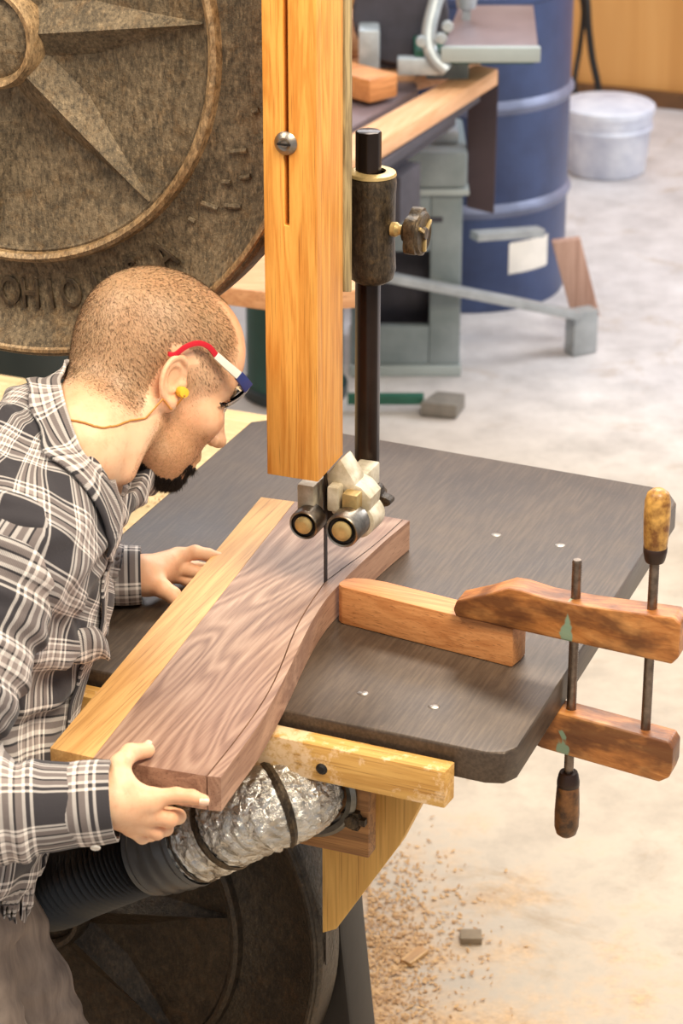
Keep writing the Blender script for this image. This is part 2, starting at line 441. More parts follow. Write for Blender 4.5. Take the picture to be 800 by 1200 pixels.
# ------------------------------------------------------------------ signed-distance modelling for organic shapes
def seg_t(P, a, b):
    a = np.array(a); b = np.array(b); ab = b - a
    t = np.clip(((P - a) @ ab) / (ab @ ab), 0, 1)
    return t, np.linalg.norm(P - a - t[..., None] * ab, axis=-1)
def s_cone(P, a, b, ra, rb):
    t, d = seg_t(P, a, b); return d - (ra + (rb - ra) * t)
def s_ell(P, c, r, R=None):
    Q = P - np.array(c)
    if R is not None: Q = Q @ np.array(R)      # columns of R are the axes
    r = np.array(r); k0 = np.linalg.norm(Q / r, axis=-1); k1 = np.linalg.norm(Q / (r * r), axis=-1)
    return k0 * (k0 - 1.0) / np.maximum(k1, 1e-6)
def smin(a, b, k):
    h = np.clip(0.5 + 0.5 * (b - a) / k, 0, 1)
    return b + (a - b) * h - k * h * (1 - h)
def smax(a, b, k): return -smin(-a, -b, k)

def sdf_to_mesh(fn, lo, hi, h):
    lo = np.array(lo, float); hi = np.array(hi, float)
    n = np.ceil((hi - lo) / h).astype(int) + 1
    ax = [lo[i] + h * np.arange(n[i]) for i in range(3)]
    G = np.stack(np.meshgrid(*ax, indexing='ij'), -1)
    F = np.empty(tuple(n), np.float32)
    for i in range(0, n[0], 16):
        F[i:i + 16] = fn(G[i:i + 16].astype(np.float64))
    # naive surface nets
    S = F < 0
    def corner(A, i, j, k): return A[i:n[0] - 1 + i, j:n[1] - 1 + j, k:n[2] - 1 + k]
    C = [(i, j, k) for i in (0, 1) for j in (0, 1) for k in (0, 1)]
    cnt = sum(corner(S, *c).astype(np.int8) for c in C)
    act = (cnt > 0) & (cnt < 8)
    idx = np.full(act.shape, -1, np.int64); cells = np.argwhere(act); idx[act] = np.arange(len(cells))
    vals = np.stack([corner(F, *c)[act] for c in C], 1)
    acc = np.zeros((len(cells), 3)); num = np.zeros(len(cells))
    for a in range(8):
        for b in range(a + 1, 8):
            ca, cb = np.array(C[a]), np.array(C[b])
            if np.abs(ca - cb).sum() != 1: continue
            va, vb = vals[:, a], vals[:, b]; m = (va < 0) != (vb < 0)
            t = np.where(m, va / np.where(m, va - vb, 1), 0)
            acc[m] += (ca + t[:, None] * (cb - ca))[m]; num[m] += 1
    V = lo + h * (cells + acc / num[:, None])
    quads = []
    for axis in range(3):
        A = np.moveaxis(S, axis, 0); cross = A[:-1] != A[1:]
        ids = np.moveaxis(idx, axis, 0)
        e = np.argwhere(cross[:, 1:-1, 1:-1])
        if not len(e): continue
        i, j, k = e[:, 0], e[:, 1] + 1, e[:, 2] + 1
        q = np.stack([ids[i, j - 1, k - 1], ids[i, j, k - 1], ids[i, j, k], ids[i, j - 1, k]], 1)
        flip = ~A[i, j, k] if axis != 1 else A[i, j, k]
        q[flip] = q[flip][:, ::-1]
        quads.append(q)
    Q = np.concatenate(quads)
    Q = Q[(Q >= 0).all(1)]
    return V, Q

def mesh_np(name, V, Q, mats, parent=None, uv=None, smooth_iter=0):
    me = bpy.data.meshes.new(name)
    me.vertices.add(len(V)); me.vertices.foreach_set('co', np.ascontiguousarray(V, np.float32).ravel())
    me.loops.add(Q.size); me.polygons.add(len(Q))
    me.loops.foreach_set('vertex_index', Q.astype(np.int32).ravel())
    me.polygons.foreach_set('loop_start', np.arange(0, Q.size, 4, dtype=np.int32))
    me.update(calc_edges=True); me.validate()
    if uv is not None:
        L = me.uv_layers.new(name='UVMap')
        vi = np.empty(len(me.loops), np.int32); me.loops.foreach_get('vertex_index', vi)
        L.data.foreach_set('uv', np.ascontiguousarray(uv[vi], np.float32).ravel())
    return finish(name, me, mats, parent, True)

# world <-> saw frame (u along the table's front edge, v away from the operator, z up)
SO = Vector((-0.0208, 2.8383, 0.0)); SA = math.radians(-22)
SU = Vector((math.cos(SA), math.sin(SA), 0)); SV = Vector((-math.sin(SA), math.cos(SA), 0))
def W(u, v, z): return SO + SU * u + SV * v + Vector((0, 0, z))
# ------------------------------------------------------------------ things standing in the saw's frame
def frame_thing(name, label, cat, base, group=None):
    return empty(name, label, cat, W(*base), SA, group)
def rebase(root, base):
    """children were modelled in saw coordinates: move them to the thing's own base"""
    done = set()
    def rec(o):
        for c in list(o.children):
            if c.type == 'MESH' and c.data.name not in done:
                c.data.transform(Matrix.Translation(-Vector(base))); done.add(c.data.name)
            rec(c)
    rec(root)

# ================================================================== BAND SAW
saw = frame_thing('band_saw', 'large old cast-iron band saw with two star-cast wheels, dark table and orange oak blade guard', 'band saw', (0, 0, 0))

# table
bm = bmesh.new()
TZ0, TZ1 = 0.960, 1.0
tab = [(-0.335, -0.235), (0.295, -0.252), (0.316, -0.246), (0.325, -0.228), (0.309, 0.49), (0.290, 0.522), (0.262, 0.53), (-0.320, 0.556), (-0.338, 0.54)]
prism(bm, tab, TZ0, TZ1)
# screw recesses
table = obj('table', bm, M['table'], saw, bevel=0.004, seg=3)
for (hx, hy) in ((0.119, -0.174), (0.206, -0.174), (0.119, 0.30), (0.206, 0.30), (-0.2, 0.45)):
    b = bmesh.new(); lathe(b, [(0.0, TZ1 + 0.0006), (0.0055, TZ1 + 0.0006), (0.0065, TZ1 + 0.0001), (0.0065, TZ1 - 0.002), (0, TZ1 - 0.002)], 16, origin=(hx, hy, 0))
    obj('table_screw', b, M['steel'], table, True)
b = bmesh.new(); box(b, -0.335, 0.28, -0.19, -0.13, 0.93, 0.9595); box(b, -0.30, 0.24, 0.12, 0.2, 0.91, 0.9595); box(b, -0.30, 0.24, 0.36, 0.42, 0.93, 0.9595)
obj('table_rib', b, M['black'], table, bevel=0.003)

# front rail of pine under the table's front edge
bm = bmesh.new()
prism(bm, [(-0.36, -0.2425), (0.262, -0.258), (0.260, -0.284), (-0.36, -0.272)], 0.938, 0.984)
rail = obj('front_rail', bm, M['pine_dusty'], saw, bevel=0.002)
b = bmesh.new(); lathe(b, [(0, -0.283), (0.004, -0.2835), (0.007, -0.281), (0.0075, -0.276), (0, -0.274)], 14, 'Y', (0.112, -0.0005, 0.955))
obj('rail_bolt', b, M['black'], rail, True)
b = bmesh.new(); box(b, -0.36, 0.10, -0.2415, -0.19, 0.915, 0.9365)
obj('lower_rail', b, M['fir_dark'], saw, bevel=0.002)

# dust chute board and gusset below the table
bm = bmesh.new(); box(bm, -0.03, 0.146, -0.222, -0.198, 0.812, 0.9135)
ch = obj('chute_board', bm, M['fir_dark'], saw, bevel=0.002)
bm = bmesh.new(); box(bm, -0.03, 0.13, -0.1975, -0.05, 0.83, 0.93)
obj('chute_box', bm, M['fir_dark'], saw, bevel=0.002)
bm = bmesh.new(); prism(bm, [(0.10, 0.9355), (0.215, 0.9355), (0.192, 0.87), (0.162, 0.80), (0.082, 0.665), (0.064, 0.655), (0.064, 0.80), (0.10, 0.80)], -0.165, -0.14, 'Y')
obj('gusset', bm, M['gusset'], saw, bevel=0.0015)
b = bmesh.new()
for k in range(5):
    a = 2 * PI * k / 5
    box(b, 0.128 + 0.012 * math.cos(a) - .004, 0.128 + 0.012 * math.cos(a) + .004, -0.230, -0.222, 0.862 + 0.008 * math.sin(a) - .004, 0.862 + .008 * math.sin(a) + .004)
lathe(b, [(0, -0.236), (0.008, -0.234), (0.011, -0.222), (0, -0.222)], 12, 'Y', (0.128, 0, 0.862))
obj('wing_nut', b, M['casting'], ch, True)

# wheels --------------------------------------------------------------------------
def wheel(name, cu, cz, mat, ridge, text):
    wmat = [mat]
    bm = bmesh.new()
    R = 0.400
    prof = [(0, -0.030), (0.040, -0.029), (0.050, -0.024), (0.056, -0.010), (0.062, -0.006), (0.13, 0.004), (0.262, 0.002), (0.266, -0.001),
            (0.292, 0.006), (0.305, 0.010), (0.345, 0.010), (0.366, 0.004), (0.376, -0.006), (0.386, -0.012), (0.396, -0.010), (R, -0.004), (R, 0.052), (0.385, 0.056), (0.37, 0.05), (0.36, 0.03), (0.05, 0.03), (0.04, 0.06), (0, 0.06)]
    lathe(bm, prof, 128, 'Y', (cu, 0, cz))
    w = obj(name, bm, wmat, saw, True, 40)
    # raised ring
    bm = bmesh.new()
    lathe(bm, [(0.268, 0.002), (0.270, -0.006), (0.275, -0.0095), (0.280, -0.006), (0.2835, 0.004)], 128, 'Y', (cu, 0, cz))
    obj('ridge_ring', bm, ridge, w, True)
    bm = bmesh.new(); lathe(bm, [(0.386, -0.0118), (0.3885, -0.0148), (0.3925, -0.0148), (0.3945, -0.0105)], 128, 'Y', (cu, 0, cz))
    obj('rim_bead', bm, ridge, w, True)
    # seven-pointed star of folded rays
    bm = bmesh.new()
    for k in range(7):
        a = math.radians(7 - k * 51.43)
        ca, sa = math.cos(a), math.sin(a)
        def P(r, t, h): return (cu + r * ca - t * sa, h, cz + r * sa + t * ca)
        n = 10
        L, C, Rr = [], [], []
        for i in range(n + 1):
            q = i / n; r = 0.052 + (0.264 - 0.052) * q; wd = 0.046 * (1 - q) ** 1.0 + 0.0008
            hgt = -0.004 - 0.022 * (1 - q) ** 0.8
            L.append(bm.verts.new(P(r, wd, 0.004))); C.append(bm.verts.new(P(r, 0, hgt))); Rr.append(bm.verts.new(P(r, -wd, 0.004)))
        for i in range(n):
            bm.faces.new((L[i], L[i + 1], C[i + 1], C[i])); bm.faces.new((C[i], C[i + 1], Rr[i + 1], Rr[i]))
        bm.faces.new((C[0], Rr[0], L[0]))
    obj('star', bm, mat, w, True, 20)
    # hub ring
    bm = bmesh.new(); lathe(bm, [(0.050, -0.022), (0.053, -0.034), (0.059, -0.036), (0.064, -0.026), (0.066, -0.004)], 64, 'Y', (cu, 0, cz))
    obj('hub_ring', bm, ridge, w, True)
    # outer rim spokes behind
    return w
MR = M['cast_rim']
up_w = wheel('upper_wheel', -0.408, 1.684, M['cast_upper'], MR, True)
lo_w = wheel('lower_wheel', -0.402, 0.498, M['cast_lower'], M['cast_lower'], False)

def cast_text(word, r0, a0, a1, size, parent, cu, cz, mat, name):
    """raised letters around the lower rim of a wheel"""
    n = len(word); bm_all = bmesh.new()
    for i, ch_ in enumerate(word):
        a = math.radians(a0 + (a1 - a0) * (i / max(1, n - 1)))
        cu_ = bpy.data.curves.new('t', 'FONT'); cu_.body = ch_; cu_.size = size; cu_.extrude = 0.0018; cu_.bevel_depth = 0.0006; cu_.bevel_resolution = 1; cu_.resolution_u = 3
        cu_.align_x = 'CENTER'; cu_.align_y = 'CENTER'
        to = bpy.data.objects.new('t', cu_); COL.objects.link(to)
        dg = bpy.context.evaluated_depsgraph_get(); me = bpy.data.meshes.new_from_object(to.evaluated_get(dg))
        # text plane XY -> wheel plane: X->u, Y->z, Z->-v
        up = a + PI      # the top of each letter points to the hub
        rot = up - PI / 2
        T = Matrix(((1, 0, 0, 0), (0, 0, -1, 0), (0, 1, 0, 0), (0, 0, 0, 1)))
        Rm = Matrix.Rotation(rot, 4, 'Z')
        me.transform(Matrix.Diagonal((0.72, 1, 1, 1)))
        me.transform(Matrix.Translation((cu + r0 * math.cos(a), 0.0085, cz + r0 * math.sin(a))) @ T @ Rm)
        bm_all.from_mesh(me)
        bpy.data.objects.remove(to); bpy.data.curves.remove(cu_); bpy.data.meshes.remove(me)
    return obj(name, bm_all, mat, parent)
M['letter'] = m_cast('letter_iron', (96, 80, 58), (58, 46, 34), (84, 62, 40), 0.001)
cast_text('OHIO', 0.326, -91.8, -76.8, 0.052, up_w, -0.408, 1.684, M['letter'], 'cast_lettering')
cast_text('USA', 0.324, -68.5, -51.5, 0.052, up_w, -0.408, 1.684, M['letter'], 'cast_lettering')
# cast scroll ornament on the right of the upper wheel's rim band
bm = bmesh.new()
def PW(r, deg, h): a = math.radians(deg); return (-0.408 + r * math.cos(a), h, 1.684 + r * math.sin(a))
for seq in ([(0.31, -36), (0.33, -34.5)], [(0.335, -33), (0.352, -31)], [(0.318, -29), (0.327, -28)], [(0.335, -26), (0.345, -24.5)], [(0.312, -22), (0.33, -20)],
            [(0.342, -17), (0.349, -15)], [(0.325, -12), (0.332, -11)], [(0.31, -41), (0.318, -40.5)]):
    bm = bmesh.new(); tube(bm, smooth_path([PW(r, d, 0.0085) for r, d in seq], 6), 0.0034, 8)
    obj('cast_ornament', bm, M['cast_upper'], up_w, True)

# blade
bm = bmesh.new()
box(bm, -0.0007, 0.0007, 0.0, 0.0085, 0.49, 1.685)
blade = obj('saw_blade', bm, M['blade'], saw)
# table slot insert edge under board is hidden

# frame of the saw: lower pedestal, rear column, upper arm
bm = bmesh.new()
prism(bm, [(-1.0, 0.0), (0.06, 0.0), (0.012, 0.28), (-0.008, 0.48), (-0.016, 0.60), (-0.016, 0.93), (-0.25, 0.93), (-0.3, 0.80), (-1.0, 0.80)], 0.075, 0.16, 'Y')
obj('lower_frame', bm, M['black'], saw, bevel=0.008)
bm = bmesh.new(); prism(bm, [(-1.12, 0.0), (-0.86, 0.0), (-0.88, 1.0), (-0.80, 2.1), (-1.12, 2.1)], 0.075, 0.26, 'Y')
obj('rear_column', bm, M['cast_upper'], saw, bevel=0.02)
bm = bmesh.new(); prism(bm, [(-1.1, 1.95), (-0.8, 1.6), (-0.03, 1.62), (-0.03, 1.78), (-0.5, 2.05), (-0.8, 2.1)], 0.085, 0.16, 'Y')
box(bm, -0.10, -0.022, 0.09, 0.15, 1.40, 1.64)
obj('upper_arm', bm, M['cast_upper'], saw, bevel=0.008)
bm = bmesh.new(); box(bm, -0.2, 0.0, 0.05, 0.2, 0.9305, 0.9595); box(bm, -0.12, -0.04, 0.02, 0.14, 0.8, 0.93)
obj('trunnion', bm, M['black'], saw, bevel=0.006)
# shafts carry the wheels
for cz_ in (1.684, 0.498):
    bm = bmesh.new(); lathe(bm, [(0, 0.05), (0.03, 0.05), (0.03, 0.18), (0, 0.18)], 20, 'Y', (-0.408, 0, cz_)); obj('wheel_shaft', bm, M['black'], saw, True)

# oak guard box around the descending blade: front plate with a slot, two sides
bm = bmesh.new()
G0, G1 = -0.0535, 0.0115
zt, zb = 1.93, 1.196
sx0, sx1, sz0 = -0.0285, -0.0225, 1.506
fv = -0.047
pts_l = [(G0, zb), (G1, zb + 0.0), (G1, zt), (sx1, zt), (sx1, sz0), (sx0, sz0), (sx0, zt), (G0, zt)]
prism(bm, pts_l, fv, fv + 0.016, 'Y')
obj('blade_guard', bm, M['oak_post'], saw, bevel=0.0015)
bm = bmesh.new(); prism(bm, [(fv + 0.0165, zb), (0.033, zb + 0.004), (0.033, zt), (fv + 0.0165, zt)], G1 - 0.010, G1 - 0.0005, 'X')
obj('guard_side', bm, M['oak_post'], saw, bevel=0.001)
bm = bmesh.new(); prism(bm, [(fv + 0.0165, zb), (0.02, zb + 0.004), (0.02, zt), (fv + 0.0165, zt)], G0, G0 + 0.010, 'X')
obj('guard_side', bm, M['oak_post'], saw, bevel=0.001)
bm = bmesh.new(); box(bm, -0.046, -0.012, fv + 0.017, fv + 0.022, 1.49, 1.93)
obj('slot_backing', bm, M['black'], saw)
bm = bmesh.new(); lathe(bm, [(0, fv - 0.0065), (0.004, fv - 0.0062), (0.0045, fv - 0.0045), (0.0075, fv - 0.0055), (0.012, fv - 0.003), (0.0138, fv - 0.0005), (0, fv - 0.0005)], 28, 'Y', (-0.0255, 0, 1.602))
gs = obj('guard_screw', bm, M['steel'], saw, True)
bm = bmesh.new(); box(bm, -0.0335, -0.0175, fv - 0.0072, fv - 0.0045, 1.601, 1.6032); obj('screw_slot', bm, M['black'], gs)
bm = bmesh.new(); prism(bm, [(0.036, 1.405), (0.058, 1.398), (0.058, 1.93), (0.036, 1.93)], 0.001, 0.0125, 'X')
obj('guard_strip', bm, M['guard_side'], saw, bevel=0.002)

# guide post, collar and locking knob
bm = bmesh.new()
r8 = 0.0158
prism(bm, [(0.008 + r8 * math.cos(PI / 8 + k * PI / 4), 0.12 + r8 * math.sin(PI / 8 + k * PI / 4)) for k in range(8)], 1.118, 1.577)
gp = obj('guide_post', bm, M['post_iron'], saw, bevel=0.003)
bm = bmesh.new()
lathe(bm, [(0.0168, 1.525), (0.024, 1.526), (0.028, 1.523), (0.0292, 1.514), (0.028, 1.50), (0.0275, 1.44), (0.029, 1.408), (0.026, 1.397), (0.019, 1.392), (0.0168, 1.392)], 32, 'Z', (0.013, 0.12, 0))
box(bm, -0.021, 0.0, 0.105, 0.135, 1.41, 1.52)
collar = obj('post_collar', bm, M['casting'], saw, True, 40)
bm = bmesh.new(); lathe(bm, [(0.0165, 1.5262), (0.0275, 1.5262), (0.029, 1.524), (0.028, 1.5275), (0.022, 1.530), (0.0165, 1.529)], 32, 'Z', (0.013, 0.12, 0))
obj('dust_ring', bm, M['brass'], collar, True)
bm = bmesh.new()
lathe(bm, [(0.0, 0.036), (0.0085, 0.036), (0.009, 0.042), (0.006, 0.046), (0.006, 0.060)], 16, 'X', (0.004, 0.115, 1.462))
obj('knob_stem', bm, M['brass'], collar, True)
bm = bmesh.new()
pts = []
for k in range(60):
    a = 2 * PI * k / 60; r = 0.0275 + 0.0028 * math.cos(5 * a)
    pts.append((0.113 + r * math.cos(a), 1.462 + r * math.sin(a)))
prism(bm, pts, 0.064, 0.079, 'X')
lathe(bm, [(0, 0.056), (0.012, 0.056), (0.016, 0.064)], 20, 'X', (0, 0.113, 1.462))
lathe(bm, [(0.0265, 0.079), (0.024, 0.0825), (0.021, 0.081), (0.008, 0.081), (0.007, 0.085), (0, 0.085)], 40, 'X', (0, 0.113, 1.462))
kn = obj('locking_knob', bm, M['casting'], collar, bevel=0.0015)
bm = bmesh.new()
for a in (0.5, 2.6, 4.7):
    beam(bm, (0.0825, 0.113 + 0.007 * math.cos(a), 1.462 + 0.007 * math.sin(a)), (0.0825, 0.113 + 0.022 * math.cos(a), 1.462 + 0.022 * math.sin(a)), 0.004, 0.004, (1, 0, 0))
obj('knob_spoke', bm, M['brass'], kn, bevel=0.0008)

# blade guide below the guard
gd = bpy.data.objects.new('blade_guide', None); COL.objects.link(gd); gd.parent = saw
def guide(name, bm, m, **k): return obj(name, bm, m, gd, **k)
bm = bmesh.new()
prism(bm, [(0.003, 1.128), (0.050, 1.128), (0.054, 1.156), (0.042, 1.168), (0.026, 1.174), (0.005, 1.166)], 0.015, 0.052, 'Y')
box(bm, 0.004, 0.03, 0.052, 0.108, 1.135, 1.165)
guide('guide_body', bm, M['casting_pale'], bevel=0.003)
bm = bmesh.new()
prism(bm, [(0.000, 1.162), (0.034, 1.160), (0.034, 1.176), (0.016, 1.203), (-0.003, 1.180)], 0.012, 0.046, 'Y')
guide('guide_cap', bm, M['casting_pale'], bevel=0.004)
bm = bmesh.new(); box(bm, 0.024, 0.044, -0.004, 0.0145, 1.144, 1.166)
guide('adjuster_block', bm, M['brass'], bevel=0.003)
bm = bmesh.new(); box(bm, 0.005, 0.02, -0.004, 0.0145, 1.140, 1.172)
guide('clamp_plate', bm, M['casting_pale'], bevel=0.003)
bm = bmesh.new(); box(bm, -0.033, -0.011, -0.006, 0.03, 1.126, 1.170); box(bm, -0.03, 0.006, 0.03, 0.045, 1.14, 1.165)
guide('left_arm', bm, M['casting_pale'], bevel=0.003)
bm = bmesh.new(); box(bm, -0.009, 0.0055, 0.021, 0.029, 1.10, 1.175)
guide('rear_block', bm, M['black'], bevel=0.001)
def bearing(u, z, v0, v1, r):
    bm = bmesh.new()
    lathe(bm, [(r * 0.80, v0 + 0.004), (r * 0.84, v0 + 0.0005), (r * 0.92, v0 - 0.0005), (r, v0 + 0.002), (r, v1 - 0.002), (r * 0.9, v1), (0, v1)], 40, 'Y', (u, 0, z))
    b = guide('bearing', bm, M['steel'], smooth=True)
    bm = bmesh.new(); lathe(bm, [(r * 0.78, v0 + 0.0035), (r * 0.62, v0 + 0.0045), (r * 0.6, v0 + 0.002)], 40, 'Y', (u, 0, z)); obj('bearing_seal', bm, M['black'], b, True)
    bm = bmesh.new(); lathe(bm, [(r * 0.6, v0 + 0.004), (r * 0.58, v0 - 0.0005), (r * 0.45, v0 - 0.002), (r * 0.2, v0 - 0.003), (0, v0 - 0.002)], 32, 'Y', (u, 0, z)); obj('bearing_cap', bm, M['brass'], b, True)
bearing(-0.0165, 1.1265, -0.026, 0.004, 0.0187)
bearing(0.0345, 1.129, -0.030, 0.010, 0.0212)
bm = bmesh.new(); lathe(bm, [(0.0175, 0.0145), (0.022, 0.016), (0.023, 0.05), (0.018, 0.056), (0, 0.056)], 32, 'Y', (0.036, 0, 1.124))
guide('bearing_barrel', bm, M['casting_pale'], smooth=True)
# star knob at the foot of the guide post
bm = bmesh.new(); pts = []
for k in range(48):
    a = 2 * PI * k / 48; r = 0.0145 + 0.0045 * math.cos(4 * a)
    pts.append((0.034 + r * math.cos(a), 1.122 + r * math.sin(a)))
prism(bm, pts, 0.084, 0.100, 'Y'); lathe(bm, [(0, 0.077), (0.008, 0.078), (0.010, 0.084)], 16, 'Y', (0.030, 0, 1.122)); lathe(bm, [(0.008, 0.1), (0.006, 0.118), (0, 0.118)], 16, 'Y', (0.03, 0, 1.122))
guide('star_knob', bm, M['casting'], bevel=0.002)

# ================================================================== WALNUT BOARD being sawn
wb = (-0.02, -0.14, 1.0008)
board = frame_thing('walnut_board', 'wide walnut board with pale left edge, half sawn along a wavy line', 'wood board', wb)
ZB0, ZB1 = 1.0008, 1.042
right = [(0.079, -0.478), (0.076, -0.44), (0.070, -0.36), (0.060, -0.29), (0.048, -0.22), (0.036, -0.158), (0.026, -0.10), (0.0195, -0.045), (0.0185, 0.0), (0.0195, 0.05), (0.022, 0.10), (0.025, 0.15), (0.031, 0.212)]
kerf = [(0.064, -0.481), (0.061, -0.41), (0.0555, -0.334), (0.047, -0.27), (0.035, -0.211), (0.023, -0.16), (0.013, -0.11), (0.006, -0.06), (0.0, -0.0015)]
def dens(pts, n=5): return [tuple(p) for p in smooth_path(pts, n)]
K = dens(kerf); Rg = dens(right)
kl = [(x - 0.0007, y) for x, y in K]; kr = [(x + 0.0010, y) for x, y in K]
outline = [(-0.129, 0.213), (-0.0640, -0.4905)] + kl + [(0.0, 0.0005)] + kr[::-1] + Rg
bm = bmesh.new(); prism(bm, outline, ZB0, ZB1, side_mat=1)
obj('walnut_panel', bm, [M['walnut'], M['walnut_side']], board)
bm = bmesh.new(); prism(bm, [(-0.176, 0.210), (-0.117, -0.489), (-0.0644, -0.4905), (-0.1294, 0.213)], ZB0, ZB1)
obj('sapwood_strip', bm, M['sapwood'], board, bevel=0.0012)
bm = bmesh.new()
pl = dens([(0.0, 0.003), (0.006, 0.05), (0.0135, 0.10), (0.0185, 0.15), (0.022, 0.2105)])
for a_, b_ in zip(pl[:-1], pl[1:]):
    bm.faces.new([bm.verts.new(p) for p in ((a_[0] - .0006, a_[1], ZB1 + .0003), (a_[0] + .0006, a_[1], ZB1 + .0003), (b_[0] + .0006, b_[1], ZB1 + .0003), (b_[0] - .0006, b_[1], ZB1 + .0003))])
obj('pencil_line', bm, M['pencil'], board)
rebase(board, wb)

# ================================================================== fence block and hand screw clamp
fb = (0.14, -0.01, 1.0005)
blk = frame_thing('wooden_block', 'reddish-tan wooden block with rounded end butting the board, held down by the clamp', 'wood block', fb)
bm = bmesh.new()
pts = [(0.0225, -0.006), (0.024, -0.013), (0.030, -0.018), (0.258, -0.050), (0.262, -0.028), (0.262, -0.012), (0.075, 0.016), (0.05, 0.016), (0.034, 0.012), (0.025, 0.004)]
prism(bm, pts, 1.0005, 1.050)
obj('block_body', bm, M['block'], blk, bevel=0.002)
rebase(blk, fb)

cb = (0.33, -0.04, 0.93)
clamp = frame_thing('hand_screw_clamp', 'wooden hand screw clamp with two worn jaws gripping the right side of the saw table', 'clamp', cb)
def cv(u): return -0.031 - 0.115 * (u - 0.2)
def jaw(prof, name, extra):
    bm = bmesh.new(); hw = 0.0170
    fr = [bm.verts.new((u, cv(u) - hw, z)) for u, z in prof]; bk = [bm.verts.new((u, cv(u) + hw, z)) for u, z in prof]
    bm.faces.new(fr); bm.faces.new(bk[::-1]); n = len(prof)
    for i in range(n): bm.faces.new((fr[i], bk[i], bk[(i + 1) % n], fr[(i + 1) % n]))
    return obj(name, bm, M['clamp_wood'], clamp, bevel=0.003, seg=3)
j1 = jaw([(0.186, 1.0515), (0.455, 1.0555), (0.463, 1.066), (0.463, 1.108), (0.455, 1.114), (0.35, 1.104), (0.30, 1.102), (0.268, 1.105), (0.252, 1.104), (0.222, 1.088), (0.186, 1.072), (0.182, 1.060)], 'upper_jaw', 0)
j2 = jaw([(0.21, 0.930), (0.30, 0.906), (0.448, 0.901), (0.460, 0.910), (0.463, 0.922), (0.463, 0.948), (0.457, 0.956), (0.33, 0.9588), (0.21, 0.9588), (0.205, 0.945)], 'lower_jaw', 0)
def screw(u, z0, z1, name='screw'):
    bm = bmesh.new(); v = cv(u); prof = [(0, z0)]
    z = z0
    while z < z1:
        prof += [(0.0060, z), (0.0052, z + 0.0015)]; z += 0.003
    prof.append((0.0045, z1 + 0.001)); prof.append((0, z1 + 0.001)); lathe(bm, prof, 12, 'Z', (u, v, 0))
    return obj(name, bm, M['screw'], clamp, True, 60)
s1 = screw(0.331, 0.872, 1.150); s2 = screw(0.424, 0.930, 1.172)
def handle(u, zf, sgn, mat, parent):
    bm = bmesh.new()
    prof = [(0.0, 0.0), (0.0095, 0.0), (0.0105, 0.004), (0.0100, 0.008)]
    prof2 = [(0.0100, 0.008), (0.0128, 0.012), (0.0140, 0.030), (0.0150, 0.055), (0.0146, 0.074), (0.0122, 0.083), (0.0070, 0.0875), (0.0, 0.0885)]
    lathe(bm, [(r, zf + sgn * h) for r, h in prof2], 28, 'Z', (u, cv(u), 0))
    h = obj('handle', bm, mat, clamp, True, 60)
    b = bmesh.new(); lathe(b, [(r, zf + sgn * hh) for r, hh in [(0.0, 0.0), (0.0105, 0.0), (0.0118, 0.003), (0.0135, 0.012), (0.0136, 0.018), (0.0128, 0.0185)]], 28, 'Z', (u, cv(u), 0))
    obj('ferrule', b, M['ferrule'], h, True, 60)
    return h
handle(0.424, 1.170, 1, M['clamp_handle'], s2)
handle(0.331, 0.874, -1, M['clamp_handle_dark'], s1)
rebase(clamp, cb)

# ================================================================== dust duct and hose
db = (-0.02, -0.25, 0.75)
duct = frame_thing('dust_duct', 'crinkled silver foil-taped elbow duct curving out below the saw table', 'duct', db)
P = smooth_path([(0.072, -0.2235, 0.890, 0.045), (0.068, -0.258, 0.897, 0.050), (0.050, -0.284, 0.895, 0.051), (0.020, -0.292, 0.878, 0.050), (-0.015, -0.292, 0.852, 0.050), (-0.038, -0.29, 0.836, 0.050), (-0.052, -0.289, 0.828, 0.050)], 10)
bm = bmesh.new(); rr = []
for i, p in enumerate(P): rr.append(p[3] * (1 + 0.018 * math.sin(i * 1.7) + 0.012 * math.sin(i * 3.9)))
tube(bm, P, rr, 64, caps=False)
for v in bm.verts:
    n = math.sin(v.co.x * 410 + v.co.z * 300) * math.sin(v.co.y * 380 - v.co.x * 220) + math.sin(v.co.z * 700 + v.co.y * 300) * 0.5
    v.co += (v.co - Vector((0, -0.29, 0.85))).normalized() * n * 0.0016
obj('foil_elbow', bm, M['foil'], duct, True)
for fr, wd in ((0.30, 1.055), (0.62, 1.05), (0.86, 1.05)):
    i = int(fr * (len(P) - 1)); bm = bmesh.new()
    tube(bm, [P[i - 1], P[i], P[i + 1]], [P[i - 1][3] * 1.02, P[i][3] * wd, P[i + 1][3] * 1.02], 48, caps=False)
    obj('clamp_band', bm, M['casting'], duct, True)
Q = smooth_path([(-0.045, -0.289, 0.833), (-0.073, -0.288, 0.817), (-0.102, -0.284, 0.803)], 6)
bm = bmesh.new(); tube(bm, Q, [0.0545 + 0.0015 * math.sin(i * 2.1) for i in range(len(Q))], 48, caps=False)
obj('hose_sleeve', bm, M['duct_plastic'], duct, True)
bm = bmesh.new(); lathe(bm, [(0.047, -0.2225), (0.060, -0.2225), (0.061, -0.228), (0.056, -0.232), (0.05, -0.23)], 48, 'Y', (0.072, 0, 0.890))
obj('collar_flange', bm, M['galv'], duct, True)
rebase(duct, db)
hb = (-0.2, -0.26, 0.5)
hose = frame_thing('dust_hose', 'black ribbed flexible hose running from foil duct down behind the trousers', 'hose', hb)
HP = smooth_path([(-0.108, -0.284, 0.800), (-0.150, -0.280, 0.772), (-0.205, -0.275, 0.735), (-0.25, -0.262, 0.70), (-0.31, -0.24, 0.67), (-0.40, -0.20, 0.62), (-0.46, -0.15, 0.50)], 26)
bm = bmesh.new(); tube(bm, HP, [0.0475 + 0.0035 * math.sin(i * PI / 2.0) for i in range(len(HP))], 40)
